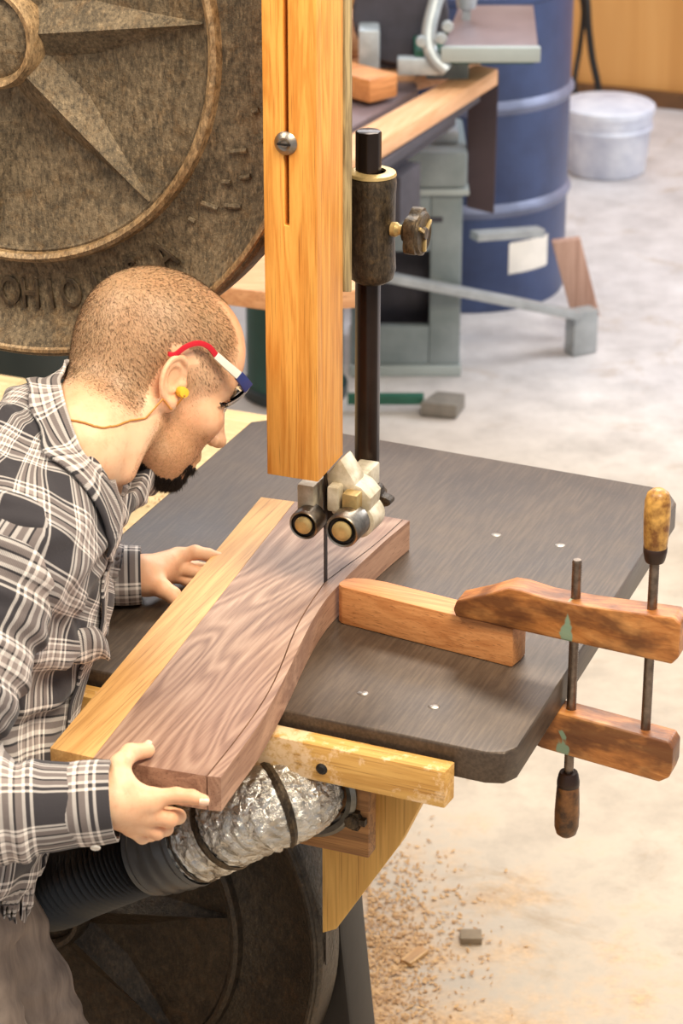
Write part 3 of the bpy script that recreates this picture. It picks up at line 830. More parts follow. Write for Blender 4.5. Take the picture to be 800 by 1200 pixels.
obj('hose_body', bm, M['hose'], hose, True, 80)
rebase(hose, hb)

# ================================================================== wooden bench behind the saw table
bb = (-1.0, 0.66, 0.0)
bench = frame_thing('workbench', 'low tan wooden bench strewn with sawdust, behind the man and left of the saw table', 'bench', bb)
bm = bmesh.new()
box(bm, -0.98, -0.49, 0.30, 1.03, 0.765, 0.80); t_ = obj('bench_top', bm, M['bench'], bench, bevel=0.003)
bm = bmesh.new(); box(bm, -1.5, -0.9805, 0.30, 1.03, 0.765, 0.80); obj('bench_top', bm, M['bench'], bench, bevel=0.003)
for x, y in ((-1.45, 0.34), (-0.57, 0.34), (-1.45, 0.94), (-0.57, 0.94)):
    bm = bmesh.new(); box(bm, x, x + 0.07, y, y + 0.07, 0.0, 0.7645); obj('leg', bm, M['pine'], bench, bevel=0.003)
rebase(bench, bb)
# ================================================================== room
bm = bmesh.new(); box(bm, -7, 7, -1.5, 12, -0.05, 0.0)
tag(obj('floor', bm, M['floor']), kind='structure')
def structure(name, bm, m, **k): return tag(obj(name, bm, m, **k), kind='structure')
w0 = Vector((1.2, 8.86, 0)); wr = SA
bm = bmesh.new(); box(bm, -6.0, 4.0, 0.02, 0.12, 0.0, 2.9)
o = structure('wall_back', bm, M['ply']); o.location = w0; o.rotation_euler = (0, 0, wr)
bm = bmesh.new(); box(bm, -6.0, 4.0, -0.012, 0.0195, 0.0, 0.055)
o = structure('baseboard_back', bm, M['trim_dark']); o.location = w0; o.rotation_euler = (0, 0, wr)

bm = bmesh.new(); box(bm, -4.6, -4.5, -1.5, 11.2, 0.0, 2.9)
structure('wall_left', bm, M['ply'])
# ================================================================== far bench of planks
def FT(name, label, cat, loc, rz=SA, group=None): return empty(name, label, cat, loc, rz, group)
pb = Vector((0.356, 6.06, 0.0))
pt = FT('plank_table', 'far wooden table with pale plank edges round a mauve iron centre', 'table', pb)
# local: u to the right, v away; its near end is 1.75 m towards the camera
bm = bmesh.new(); prism(bm, [(-0.06, 0.06), (0.005, 0.04), (-0.07, -1.66), (-0.19, -1.72)], 0.81, 0.85)
obj('edge_plank', bm, M['peach'], pt, bevel=0.004)
bm = bmesh.new(); prism(bm, [(-0.155, -0.10), (-0.125, -0.16), (-0.205, -1.6), (-0.5, -1.65), (-0.5, -0.22)], 0.815, 0.836)
obj('iron_top', bm, M['mauve'], pt, bevel=0.002)
bm = bmesh.new(); prism(bm, [(-0.5, -0.16), (-0.155, -0.095), (-0.06, 0.10), (-0.20, 0.42), (-0.5, 0.42)], 0.812, 0.846)
obj('cross_plank', bm, M['peach_x'], pt, bevel=0.003)
bm = bmesh.new(); box(bm, -0.045, -0.015, -1.5, -0.03, 0.785, 0.807)
obj('steel_rail', bm, M['inside_dark'], pt, bevel=0.003)
bm = bmesh.new(); box(bm, -0.10, -0.05, -0.9, -0.1, 0.74, 0.764); box(bm, -0.14, -0.02, -0.55, -0.42, 0.63, 0.74)
obj('bracket', bm, M['inside_dark'], pt, bevel=0.004)
for x, y in ((-0.46, -1.25), (-0.46, -0.1), (-0.14, -1.45)):
    bm = bmesh.new(); box(bm, x, x + 0.05, y, y + 0.05, 0, 0.80); obj('leg', bm, M['inside_dark'], pt, bevel=0.003)
# boards lying on it
def slab(name, label, cat, loc, rz, lx, ly, lz, m, tilt=0.0, group=None):
    bm = bmesh.new(); box(bm, -lx / 2, lx / 2, -ly / 2, ly / 2, 0, lz)
    o = obj(name, bm, m, bevel=min(lz, lx, ly) * 0.12); o.location = loc; o.rotation_euler = (tilt, 0, rz)
    return tag(o, label, cat, group)
slab('wood_block', 'brown wooden block lying on the far plank table near the oak guard', 'wood block', (0.015, 5.90, 0.848), 0.75, 0.09, 0.24, 0.055, M['block'])
slab('wood_board', 'pale board leaning left of the far machine, on the plank table', 'wood board', (-0.05, 6.33, 0.848), 0.6, 0.10, 0.30, 0.10, M['peach_x'])
slab('plywood_sheet', 'cream sheet lying across at the far end of the plank table', 'wood board', (0.13, 6.48, 0.847), SA, 0.24, 0.14, 0.03, M['bag'])

# peach offcut on the near end of the plank table
bm = bmesh.new()
P_ = [(-0.30, -0.10, 0), (0.20, -0.12, 0), (0.20, 0.10, 0), (-0.22, 0.12, 0)]
prism(bm, [(-0.145, -0.10), (-0.02, -0.17), (0.11, -0.16), (0.11, 0.12), (-0.07, 0.14)], 0, 0.035)
o = obj('wood_offcut', bm, M['peach_x'], bevel=0.004); o.location = (-0.10, 4.52, 0.8505); o.rotation_euler = (0, 0, 0.15)
tag(o, 'peach-coloured offcut beside the back of the head, left of the oak guard', 'wood board')

# ================================================================== grey-green machine base
mb = Vector((0.055, 6.26, 0.0))
mc = empty('machine_base', 'grey-green cast-iron machine base with a dark opening, beyond the saw table', 'machine base', mb, 0.0)
bm = bmesh.new()
# front frame with opening
x0, x1 = -0.03, 0.25
def frame(bm, y0, y1):
    box(bm, x0, x0 + 0.07, y0, y1, 0.03, 0.50); box(bm, 0.17, x1, y0, y1, 0.03, 0.50)
    box(bm, x0 + 0.07, 0.17, y0, y1, 0.03, 0.135); box(bm, x0 + 0.07, 0.17, y0, y1, 0.335, 0.50)
frame(bm, 0.0, 0.03)
box(bm, x1 - 0.03, x1, 0.03, 0.30, 0.03, 0.50); box(bm, x0, x1, 0.27, 0.30, 0.03, 0.50)
obj('base_casting', bm, M['green_iron'], mc, bevel=0.006)
bm = bmesh.new(); box(bm, x0 - 0.005, x1 + 0.01, -0.012, 0.31, 0.505, 0.60); obj('top_tray', bm, M['green_iron'], mc, bevel=0.012)
bm = bmesh.new(); box(bm, x0 - 0.01, x1 + 0.015, -0.018, 0.315, 0.488, 0.504); obj('tray_lip', bm, M['green_rim'], mc, bevel=0.004)
bm = bmesh.new(); box(bm, x0 - 0.005, x1 + 0.004, -0.01, 0.305, 0.0, 0.0295); obj('plinth', bm, M['green_rim'], mc, bevel=0.004)
bm = bmesh.new(); box(bm, x0 + 0.05, 0.19, 0.12, 0.15, 0.03, 0.48); obj('inner_panel', bm, M['inside_dark'], mc)
bm = bmesh.new(); box(bm, 0.03, 0.13, 0.035, 0.10, 0.03, 0.10); obj('motor', bm, M['blue_lt'], mc, bevel=0.01)
bm = bmesh.new(); lathe(bm, [(0, 0.6), (0.055, 0.6), (0.055, 0.63), (0.035, 0.65), (0.03, 0.70), (0, 0.70)], 24, 'Z', (0.13, 0.12, 0)); box(bm, 0.16, 0.24, 0.06, 0.2, 0.6, 0.63)
obj('pivot_casting', bm, M['silver'], mc, bevel=0.004)
bm = bmesh.new(); box(bm, 0.16, 0.20, -0.004, 0.0, 0.415, 0.427); obj('name_slot', bm, M['inside_dark'], mc)

# grey lever arms with a brown board, right of the machine base
la = empty('lever_arms', 'pair of grey steel arms reaching out to a short brown board above the floor', 'mobile base', (0.65, 6.5, 0.0), 0.0)
def addw(name, a, b, w, h, m):
    bm = bmesh.new(); off = Vector((0.65, 6.5, 0)); beam(bm, Vector(a) - off, Vector(b) - off, w, h); return obj(name, bm, m, la, bevel=0.003)
addw('arm', (0.08, 6.10, 0.33), (0.615, 6.385, 0.122), 0.045, 0.022, M['grey_bar'])
addw('arm', (0.34, 6.36, 0.345), (0.52, 6.46, 0.325), 0.04, 0.022, M['grey_bar'])
addw('caster_bracket', (0.60, 6.41, 0.062), (0.665, 6.445, 0.062), 0.045, 0.12, M['grey_bar'])
bm = bmesh.new(); prism(bm, [(-0.095, 0.275), (-0.020, 0.285), (0.040, 0.070), (-0.035, 0.066)], 0.0, 0.03, 'Y')
o = obj('tread_board', bm, M['brown_board'], la, bevel=0.003); o.location = (0, 0.02, 0)

# foot pedal with its green bar
fp = empty('foot_pedal', 'small worn foot pedal on a dark green bar low over the floor', 'pedal', (0.25, 6.0, 0.0), 0.0)
bm = bmesh.new(); prism(bm, [(-0.055, -0.03), (0.035, -0.05), (0.06, 0.03), (-0.01, 0.05)], 0.004, 0.04); obj('pedal_plate', bm, M['pedal'], fp, bevel=0.004)
bm = bmesh.new(); box(bm, -0.235, -0.045, -0.012, 0.012, 0.025, 0.05); obj('bar', bm, M['green_bar'], fp, bevel=0.003)

# dark brown panel hanging under the plank table's far corner
bm = bmesh.new(); prism(bm, [(-0.035, 0.0), (0.035, -0.018), (0.038, 0.345), (-0.038, 0.355)], 0, 0.025, 'Y')
o = obj('hanging_panel', bm, M['dark_panel'], bevel=0.003); o.location = (0.352, 6.30, 0.44); tag(o, 'dark brown panel hanging upright in front of the blue drum', 'panel')

# ================================================================== blue steel drum
dr = empty('steel_drum', 'tall navy blue steel drum with raised hoops and a white label', 'drum', (0.345, 7.02, 0.0))
bm = bmesh.new(); R0 = 0.288
prof = [(0, 0.0), (R0 - .004, 0.0), (R0, 0.01), (R0, 0.865), (R0 - 0.006, 0.872), (R0 - 0.012, 0.860), (0, 0.86)]
lathe(bm, prof, 72); obj('drum_body', bm, M['blue'], dr, True, 40)
for z in (0.29, 0.575):
    bm = bmesh.new(); lathe(bm, [(R0, z - 0.02), (R0 + 0.008, z - 0.008), (R0 + 0.011, z), (R0 + 0.008, z + 0.008), (R0, z + 0.02)], 72); obj('hoop', bm, M['blue_lt'], dr, True)
bm = bmesh.new(); lathe(bm, [(R0, 0.85), (R0 + 0.006, 0.855), (R0 + 0.006, 0.872), (R0 - 0.004, 0.878), (R0 - 0.01, 0.87)], 72); obj('rim', bm, M['blue'], dr, True)
bm = bmesh.new(); a0, a1 = math.radians(-67), math.radians(-39)
for i in range(10):
    t0, t1 = a0 + (a1 - a0) * i / 10, a0 + (a1 - a0) * (i + 1) / 10; r = R0 + 0.0012
    z0_ = 0.105; z1_ = 0.195
    bm.faces.new([bm.verts.new(p) for p in ((r * math.cos(t0), r * math.sin(t0), z0_), (r * math.cos(t1), r * math.sin(t1), z0_ + .005), (r * math.cos(t1), r * math.sin(t1), z1_ + .005), (r * math.cos(t0), r * math.sin(t0), z1_))])
obj('label_sheet', bm, M['paper'], dr)
# things on the drum
bm = bmesh.new(); bmesh.ops.create_icosphere(bm, subdivisions=3, radius=1.0)
for v in bm.verts:
    v.co = Vector((v.co.x * 0.10, v.co.y * 0.11, v.co.z * 0.06)) * (1 + 0.13 * math.sin(v.co.x * 9 + v.co.y * 5) + 0.08 * math.sin(v.co.z * 14 + v.co.x * 6))
o = obj('paper_bag', bm, M['bag'], smooth=True); o.location = (0.42, 6.95, 0.945); tag(o, 'crumpled cream paper bag on top of the blue drum', 'bag')
slab('cardboard_scrap', 'brown cardboard scrap on the right of the blue drum top', 'cardboard', (0.575, 6.98, 0.8785), 0.4, 0.09, 0.14, 0.035, M['card'])

# ================================================================== far machine with tilting table on the plank table
sm = empty('disc_sander', 'small iron machine with mauve work table and curved silver arm by the blue drum', 'machine', (0.33, 6.15, 0.85), 0.0)
bm = bmesh.new(); prism(bm, [(-0.095, -0.24), (0.125, -0.24), (0.142, 0.17), (-0.04, 0.17)], 0.087, 0.102)
obj('work_table', bm, M['mauve'], sm, bevel=0.003)
bm = bmesh.new(); box(bm, -0.10, 0.13, -0.262, -0.2405, 0.066, 0.102); obj('table_lip', bm, M['green_rim'], sm, bevel=0.004)
bm = bmesh.new(); box(bm, -0.16, 0.12, -0.22, 0.0, 0.052, 0.0855); obj('under_frame', bm, M['green_bar'], sm, bevel=0.004)
bm = bmesh.new(); box(bm, -0.13, -0.03, -0.16, 0.10, 0.0, 0.052); obj('foot', bm, M['green_iron'], sm, bevel=0.004)
bm = bmesh.new()
arc = smooth_path([(-0.085, -0.25, 0.045), (-0.118, -0.24, 0.075), (-0.128, -0.22, 0.12), (-0.118, -0.20, 0.17), (-0.10, -0.18, 0.22), (-0.07, -0.16, 0.26)], 6)
tube(bm, arc, 0.017, 12); obj('trunnion_arc', bm, M['silver'], sm, True)
bm = bmesh.new()
for q in ((-0.10, -0.245, 0.12), (-0.145, -0.235, 0.11), (-0.085, -0.235, 0.145)):
    lathe(bm, [(0, -0.012), (0.012, -0.010), (0.014, 0.0), (0.012, 0.012), (0, 0.014)], 12, 'Y', q)
obj('lock_nut', bm, M['silver'], sm, True)
bm = bmesh.new(); lathe(bm, [(0, 0.0), (0.11, 0.0), (0.115, 0.01), (0.115, 0.05), (0, 0.05)], 40, 'Y', (-0.19, -0.08, 0.13)); box(bm, -0.27, -0.11, -0.05, 0.06, 0.0, 0.06)
obj('disc_housing', bm, M['inside_dark'], sm, True)
bm = bmesh.new(); lathe(bm, [(0, -0.05), (0.022, -0.05), (0.026, -0.03), (0.026, 0.0), (0, 0.0)], 20, 'Z', (-0.03, 0.02, 0.18)); box(bm, -0.04, -0.02, 0.01, 0.03, 0.102, 0.14)
obj('feed_knob', bm, M['silver'], sm, True)
bm = bmesh.new(); box(bm, -0.20, -0.09, -0.24, -0.20, 0.03, 0.07); obj('front_bracket', bm, M['silver'], sm, bevel=0.006)
bm = bmesh.new(); box(bm, -0.29, -0.24, -0.17, -0.08, 0.0, 0.12); obj('motor_end', bm, M['silver'], sm, bevel=0.008)

# ================================================================== white bucket, wall hose, other drums
bk = empty('bucket', 'dusty white plastic tub standing on the floor by the plywood wall', 'bucket', (0.855, 8.12, 0.0))
bm = bmesh.new(); lathe(bm, [(0, 0.0), (0.122, 0.0), (0.130, 0.008), (0.142, 0.150), (0.146, 0.154), (0.146, 0.205), (0.140, 0.209), (0.13, 0.195), (0, 0.19)], 56)
obj('tub', bm, M['white_pl'], bk, True, 50)
bm = bmesh.new(); lathe(bm, [(0.146, 0.195), (0.152, 0.198), (0.153, 0.218), (0.147, 0.223), (0.125, 0.221), (0.11, 0.226), (0, 0.234)], 56); obj('lid', bm, M['white_pl'], bk, True, 50)
bm = bmesh.new(); lathe(bm, [(0.1425, 0.145), (0.149, 0.148), (0.149, 0.158), (0.1455, 0.161)], 56); obj('rim_band', bm, M['white_pl'], bk, True, 50)
bm = bmesh.new(); tube(bm, smooth_path([(0.02, 0.03, 0.55), (0.05, 0.0, 0.48), (0.06, -0.02, 0.38), (0.075, -0.03, 0.28), (0.10, -0.05, 0.16), (0.09, -0.06, 0.03)], 8), 0.012, 12)
tube(bm, smooth_path([(0.03, 0.03, 0.50), (0.045, 0.02, 0.42), (0.035, 0.0, 0.30), (0.02, -0.03, 0.20), (0.03, -0.05, 0.10), (0.0, -0.06, 0.012)], 8), 0.009, 12)
o = obj('wall_hose', bm, M['hose'], smooth=True); o.location = (0.76, 8.52, 0.0); tag(o, 'black hose hanging down between blue drum and plywood wall', 'hose')
td = empty('teal_canister', 'teal canister on the floor beyond the bench, beside the oak guard', 'canister', (-0.118, 6.14, 0.0))
bm = bmesh.new(); lathe(bm, [(0, 0), (0.125, 0), (0.128, 0.01), (0.126, 0.03), (0.122, 0.035), (0.122, 0.50), (0.115, 0.51), (0, 0.51)], 48); obj('canister_body', bm, M['teal'], td, True, 40)
bm = bmesh.new(); lathe(bm, [(0.128, 0.0), (0.134, 0.004), (0.134, 0.03), (0.1265, 0.034)], 48); obj('base_ring', bm, M['teal_dark'], td, True, 40)
ld = empty('slate_drum', 'dark slate drum beneath the upper wheel, behind the bench', 'drum', (-0.62, 4.75, 0.0))
bm = bmesh.new(); lathe(bm, [(0, 0), (0.19, 0), (0.19, 0.72), (0.18, 0.73), (0, 0.72)], 56); obj('drum_body', bm, M['teal_dark'], ld, True, 40)
bm = bmesh.new(); lathe(bm, [(0.19, 0.60), (0.196, 0.605), (0.196, 0.62), (0.19, 0.625)], 56); obj('hoop', bm, M['teal_dark'], ld, True, 40)
slab('leaning_sheet', 'pale grey sheet standing at the left beyond the slate drum', 'panel', (-0.98, 4.9, 0.0), 0.0, 0.30, 0.03, 0.78, M['white_pl'])
bm = bmesh.new(); lathe(bm, [(0, 0), (0.11, 0), (0.11, 0.55), (0.10, 0.56), (0, 0.56)], 40)
o = obj('brown_canister', bm, M['inside_dark'], smooth=True); o.location = (0.05, 5.75, 0); 
bpy.data.objects.remove(o)

# ================================================================== scraps on the floor
slab('wood_scrap', 'flat grey-brown wood scrap lying on the bare floor', 'wood scrap', (0.215, 3.64, 0.0005), 0.0, 0.036, 0.03, 0.012, M['scrap_grey'])
slab('wood_scrap', 'pale splinter of wood on the sawdust near the saw foot', 'wood scrap', (0.12, 3.585, 0.0005), 0.9, 0.05, 0.022, 0.008, M['scrap'])
# wood shavings: uncountable
bm = bmesh.new(); r_ = random.Random(5)
for _ in range(1500):
    a = r_.gauss(0, 1); b_ = r_.gauss(0, 1)
    x = 0.04 + abs(a) * 0.08; y = 3.62 + b_ * 0.16
    s = r_.uniform(0.002, 0.007); an = r_.uniform(0, PI); c, s_ = math.cos(an) * s, math.sin(an) * s
    z = r_.uniform(0.001, 0.004); k = r_.uniform(0.3, 0.6)
    vs = [bm.verts.new(p) for p in ((x - c, y - s_, z), (x + s_ * k, y - c * k, z + 0.001), (x + c, y + s_, z + .002), (x - s_ * k, y + c * k, z))]
    bm.faces.new(vs)
tag(obj('wood_shavings', bm, M['scrap']), 'loose wood shavings scattered on the floor at the foot of the saw', 'shavings', kind='stuff')
bm = bmesh.new()
for _ in range(1100):
    u = r_.uniform(-1.2, -0.50); v = r_.uniform(0.32, 0.8); p = W(u, v, 0.8012)
    s = r_.uniform(0.001, 0.004); an = r_.uniform(0, PI); c, s_ = math.cos(an) * s, math.sin(an) * s
    vs = [bm.verts.new((p.x + q[0], p.y + q[1], p.z + q[2])) for q in ((-c, -s_, 0), (s_ * .5, -c * .5, .001), (c, s_, .0015), (-s_ * .5, c * .5, 0))]
    bm.faces.new(vs)
tag(obj('sawdust', bm, M['scrap']), 'sawdust flecks strewn over the low bench top', 'sawdust', kind='stuff')
# ================================================================== THE MAN
man = empty('person', 'man in a grey and white plaid shirt and safety glasses, bending towards the blade', 'person', (-0.42, 2.50, 0.0))
def to_man(V): return V - np.array([-0.42, 2.50, 0.0])
HP_ = np.array([-0.217, 2.795, 1.330])
def rotm(y, p, r):
    cy, sy, cp, sp, cr, sr = math.cos(y), math.sin(y), math.cos(p), math.sin(p), math.cos(r), math.sin(r)
    return np.array([[cy, -sy, 0], [sy, cy, 0], [0, 0, 1]]) @ np.array([[cp, 0, sp], [0, 1, 0], [-sp, 0, cp]]) @ np.array([[1, 0, 0], [0, cr, -sr], [0, sr, cr]])
HR = rotm(0.368, 0.611, -0.239)
def hl(p): return HP_ + HR @ np.array(p, float)          # head-local to world
NB = np.array([-0.292, 2.685, 1.280])
NBl = HR.T @ (NB - HP_)

def head_sdf(G):
    P = (G - HP_) @ HR                                    # into head space: x forward, y left, z up
    A = np.abs(P[..., 1]); Q = P.copy(); Q[..., 1] = A    # mirrored
    f = s_ell(P, (-0.012, 0, 0.035), (0.100, 0.076, 0.085))
    f = smin(f, s_ell(P, (0.030, 0, 0.035), (0.062, 0.064, 0.072)), 0.02)
    f = smin(f, s_ell(P, (-0.045, 0, 0.0), (0.055, 0.062, 0.062)), 0.02)
    f = smin(f, s_ell(P, (0.042, 0, -0.032), (0.052, 0.057, 0.060)), 0.02)
    f = smin(f, s_ell(P, (0.034, 0, -0.070), (0.052, 0.050, 0.036)), 0.02)
    f = smin(f, s_cone(Q, (-0.004, 0.054, -0.055), (0.058, 0.020, -0.094), 0.017, 0.014), 0.022)
    f = smin(f, s_ell(P, (0.070, 0, -0.094), (0.019, 0.024, 0.017)), 0.014)
    f = smin(f, s_ell(Q, (0.060, 0.038, -0.022), (0.026, 0.025, 0.022)), 0.018)
    f = smin(f, s_cone(Q, (0.084, 0.010, 0.018), (0.068, 0.045, 0.018), 0.010, 0.009), 0.012)
    f = smax(f, -s_ell(Q, (0.098, 0.032, 0.000), (0.018, 0.018, 0.011)), 0.010)
    f = smin(f, s_ell(Q, (0.074, 0.031, 0.0), (0.0125, 0.0125, 0.0125)), 0.002)
    f = smin(f, s_cone(P, (0.088, 0, 0.012), (0.109, 0, -0.030), 0.0075, 0.0092), 0.010)
    f = smin(f, s_ell(P, (0.1125, 0, -0.033), (0.0105, 0.0095, 0.0088)), 0.006)
    f = smin(f, s_ell(Q, (0.100, 0.0115, -0.037), (0.0095, 0.0070, 0.0070)), 0.004)
    f = smax(f, -s_ell(Q, (0.103, 0.007, -0.0448), (0.006, 0.0038, 0.005)), 0.002)
    f = smin(f, s_cone(P, (0.088, -0.016, -0.064), (0.088, 0.016, -0.064), 0.0065, 0.0065), 0.007)
    f = smin(f, s_cone(P, (0.086, -0.015, -0.075), (0.086, 0.015, -0.075), 0.007, 0.007), 0.005)
    # ears
    c, s = math.cos(0.25), math.sin(0.25)
    E = Q - np.array([-0.012, 0.079, -0.002]); ex = E[..., 0] * c + E[..., 2] * s; ez = -E[..., 0] * s + E[..., 2] * c; ey = E[..., 1] - 0.30 * (-ex)
    rr = np.sqrt((ex / 0.72) ** 2 + (ez - 0.001) ** 2)
    rim = np.sqrt((rr - 0.0255) ** 2 + (ey - 0.004) ** 2) - 0.0042
    rim = np.where(ex > 0.010, rim + (ex - 0.010) * 0.8, rim)
    plate = np.maximum(np.maximum(rr - 0.026, np.abs(ey + 0.001) - 0.0028), 0) - 0.0005
    ear = smin(rim, plate, 0.004)
    anti = np.sqrt((np.sqrt(((ex + 0.002) / 0.7) ** 2 + (ez - 0.002) ** 2) - 0.0155) ** 2 + (ey - 0.003) ** 2) - 0.0030
    ear = smin(ear, np.where(ex > 0.004, anti + (ex - 0.004), anti), 0.003)
    lobe = np.sqrt(((ex - 0.004) / 0.9) ** 2 + (ez + 0.028) ** 2 + ey ** 2) - 0.0085
    ear = smin(ear, lobe, 0.006)
    tragus = np.sqrt((ex - 0.014) ** 2 + (ez + 0.004) ** 2 + (ey - 0.001) ** 2) - 0.0055
    ear = smin(ear, tragus, 0.004)
    f = smin(f, ear, 0.003)
    # neck
    n = s_cone(P, (-0.030, 0, -0.030), tuple(NBl + np.array([-0.005, 0, 0])), 0.056, 0.058)
    f = smin(f, n, 0.022)
    st = s_cone(P, (-0.015, -0.060, -0.045), tuple(NBl + np.array([0.05, -0.02, 0.0])), 0.013, 0.012)
    f = smin(f, st, 0.02)
    return f

# ---- hands -------------------------------------------------------------
def chain(P, pts, rad, k=0.004):
    f = None
    for i in range(len(pts) - 1):
        g = s_cone(P, pts[i], pts[i + 1], rad[i], rad[i + 1])
        f = g if f is None else smin(f, g, k)
    return f
def L(u, v, z): p = W(u, v, z); return np.array(p)
# near (right) hand: thumb on the board's top, index stretched along its front end, others curled below
NW = L(-0.018, -0.535, 1.022)
near_f = [
    ([L(0.020, -0.516, 1.0245), L(0.040, -0.5055, 1.0265), L(0.0555, -0.5005, 1.0255), L(0.0685, -0.4995, 1.0235)], [0.0100, 0.0086, 0.0078, 0.0066]),
    ([L(0.014, -0.522, 1.006), L(0.034, -0.512, 1.000), L(0.034, -0.490, 0.991), L(0.018, -0.482, 0.9895)], [0.0100, 0.0090, 0.0080, 0.0070]),
    ([L(0.004, -0.524, 0.994), L(0.021, -0.516, 0.984), L(0.022, -0.496, 0.977), L(0.008, -0.484, 0.978)], [0.0095, 0.0086, 0.0078, 0.0068]),
    ([L(-0.008, -0.522, 0.986), L(0.004, -0.516, 0.974), L(0.006, -0.500, 0.968), L(-0.006, -0.490, 0.969)], [0.0085, 0.0076, 0.0070, 0.0062]),
]
near_t = ([L(-0.014, -0.528, 1.040), L(-0.020, -0.514, 1.056), L(-0.019, -0.492, 1.058), L(-0.010, -0.470, 1.0515)], [0.0130, 0.0110, 0.0098, 0.0082])
def near_sdf(P):
    f = s_cone(P, NW - np.array([0.06, -0.002, 0.002]), NW, 0.026, 0.0245)
    palm = smin(s_cone(P, NW, L(0.016, -0.520, 1.020), 0.0200, 0.0135), s_cone(P, NW - np.array([0, 0, 0.012]), L(-0.004, -0.524, 0.992), 0.018, 0.0125), 0.012)
    palm = smin(palm, s_cone(P, NW, L(0.008, -0.522, 1.004), 0.02, 0.0135), 0.010)
    palm = smin(palm, s_cone(P, NW + np.array([0, 0, 0.006]), near_t[0][0], 0.017, 0.014), 0.012)
    palm = smin(palm, s_cone(P, near_t[0][0], L(0.014, -0.518, 1.024), 0.010, 0.0095), 0.012)
    f = smin(f, palm, 0.010)
    f = smin(f, chain(P, *near_t), 0.008)
    g = None
    for c_ in near_f:
        q = chain(P, c_[0], c_[1], 0.003); g = q if g is None else smin(g, q, 0.0015)
    return smin(f, g, 0.006)
# far (left) hand: flat beside the board, fingers reaching to its left edge, thumb towards the camera
FW = np.array([-0.243, 2.874, 1.036])
far_f = [
    ([np.array([-0.204, 2.916, 1.040]), np.array([-0.182, 2.918, 1.046]), np.array([-0.166, 2.921, 1.041]), np.array([-0.152, 2.924, 1.036])], [0.0102, 0.0088, 0.0080, 0.0066]),
    ([np.array([-0.206, 2.912, 1.028]), np.array([-0.189, 2.908, 1.026]), np.array([-0.175, 2.907, 1.023]), np.array([-0.164, 2.908, 1.020])], [0.0100, 0.0088, 0.0078, 0.0066]),
    ([np.array([-0.208, 2.914, 1.018]), np.array([-0.192, 2.908, 1.013]), np.array([-0.180, 2.905, 1.011]), np.array([-0.170, 2.905, 1.0095])], [0.0094, 0.0082, 0.0074, 0.0064]),
    ([np.array([-0.206, 2.932, 1.022]), np.array([-0.192, 2.944, 1.014]), np.array([-0.182, 2.950, 1.011]), np.array([-0.172, 2.953, 1.009])], [0.0086, 0.0076, 0.0068, 0.0060]),
]
far_t = ([np.array([-0.236, 2.866, 1.030]), np.array([-0.220, 2.853, 1.028]), np.array([-0.206, 2.845, 1.022]), np.array([-0.1965, 2.836, 1.014])], [0.0150, 0.0115, 0.0100, 0.0082])
def far_sdf(P):
    f = s_cone(P, FW - np.array([0.06, 0.0, 0.0]), FW, 0.024, 0.023)
    palm = smin(s_cone(P, FW, far_f[0][0][0], 0.0215, 0.0125), s_cone(P, FW - np.array([0, 0, .004]), far_f[2][0][0], 0.018, 0.0105), 0.012)
    palm = smin(palm, s_cone(P, FW, far_f[3][0][0], 0.018, 0.011), 0.012)
    f = smin(f, palm, 0.010); f = smin(f, chain(P, *far_t), 0.010)
    g = None
    for c_ in far_f:
        q = chain(P, c_[0], c_[1], 0.003); g = q if g is None else smin(g, q, 0.0015)
    return smin(f, g, 0.006)

# one continuous body: head, neck, trunk, arms and hands meet inside the shirt
RS = np.array([-0.340, 2.515, 1.225]); RE = np.array([-0.465, 2.345, 1.015])
LS = np.array([-0.250, 2.825, 1.235]); LE = np.array([-0.440, 2.865, 1.065])
HIP = np.array([-0.475, 2.50, 0.80]); CH = np.array([-0.375, 2.61, 1.13])
def build_part(fn, lo, hi, h):
    V, Q = sdf_to_mesh(fn, lo, hi, h); return V, Q
parts = []
parts.append(build_part(head_sdf, (-0.42, 2.55, 1.15), (-0.07, 2.96, 1.50), 0.0022))
parts.append(build_part(near_sdf, (-0.34, 2.30, 0.94), (-0.12, 2.43, 1.09), 0.0013))
parts.append(build_part(far_sdf, (-0.34, 2.80, 0.99), (-0.13, 2.98, 1.08), 0.0013))
def core(P):
    f = s_cone(P, HIP, CH, 0.07, 0.08); f = smin(f, s_cone(P, CH, NB - np.array([0.02, 0, 0.05]), 0.07, 0.045), 0.03)
    f = smin(f, s_cone(P, RS, LS, 0.035, 0.035), 0.03)
    f = smin(f, s_cone(P, RS, RE, 0.04, 0.032), 0.02); f = smin(f, s_cone(P, RE, NW - np.array([0.05, 0, 0]), 0.03, 0.022), 0.01)
    f = smin(f, s_cone(P, LS, LE, 0.04, 0.032), 0.02); f = smin(f, s_cone(P, LE, FW - np.array([0.05, 0, 0]), 0.03, 0.022), 0.01)
    return f
parts.append(build_part(core, (-0.60, 2.28, 0.68), (-0.15, 2.96, 1.36), 0.010))
off = 0; VV = []; QQ = []
for V_, Q_ in parts: VV.append(V_); QQ.append(Q_ + off); off += len(V_)
VV = np.concatenate(VV); QQ = np.concatenate(QQ)
body = mesh_np('body', to_man(VV), QQ, M['skin'], man)
body_me = body.data
tag(body, None)
hV, hQ = parts[0]
head_bvh = BVHTree.FromPolygons([tuple(p) for p in hV], [tuple(int(i) for i in q) for q in hQ])

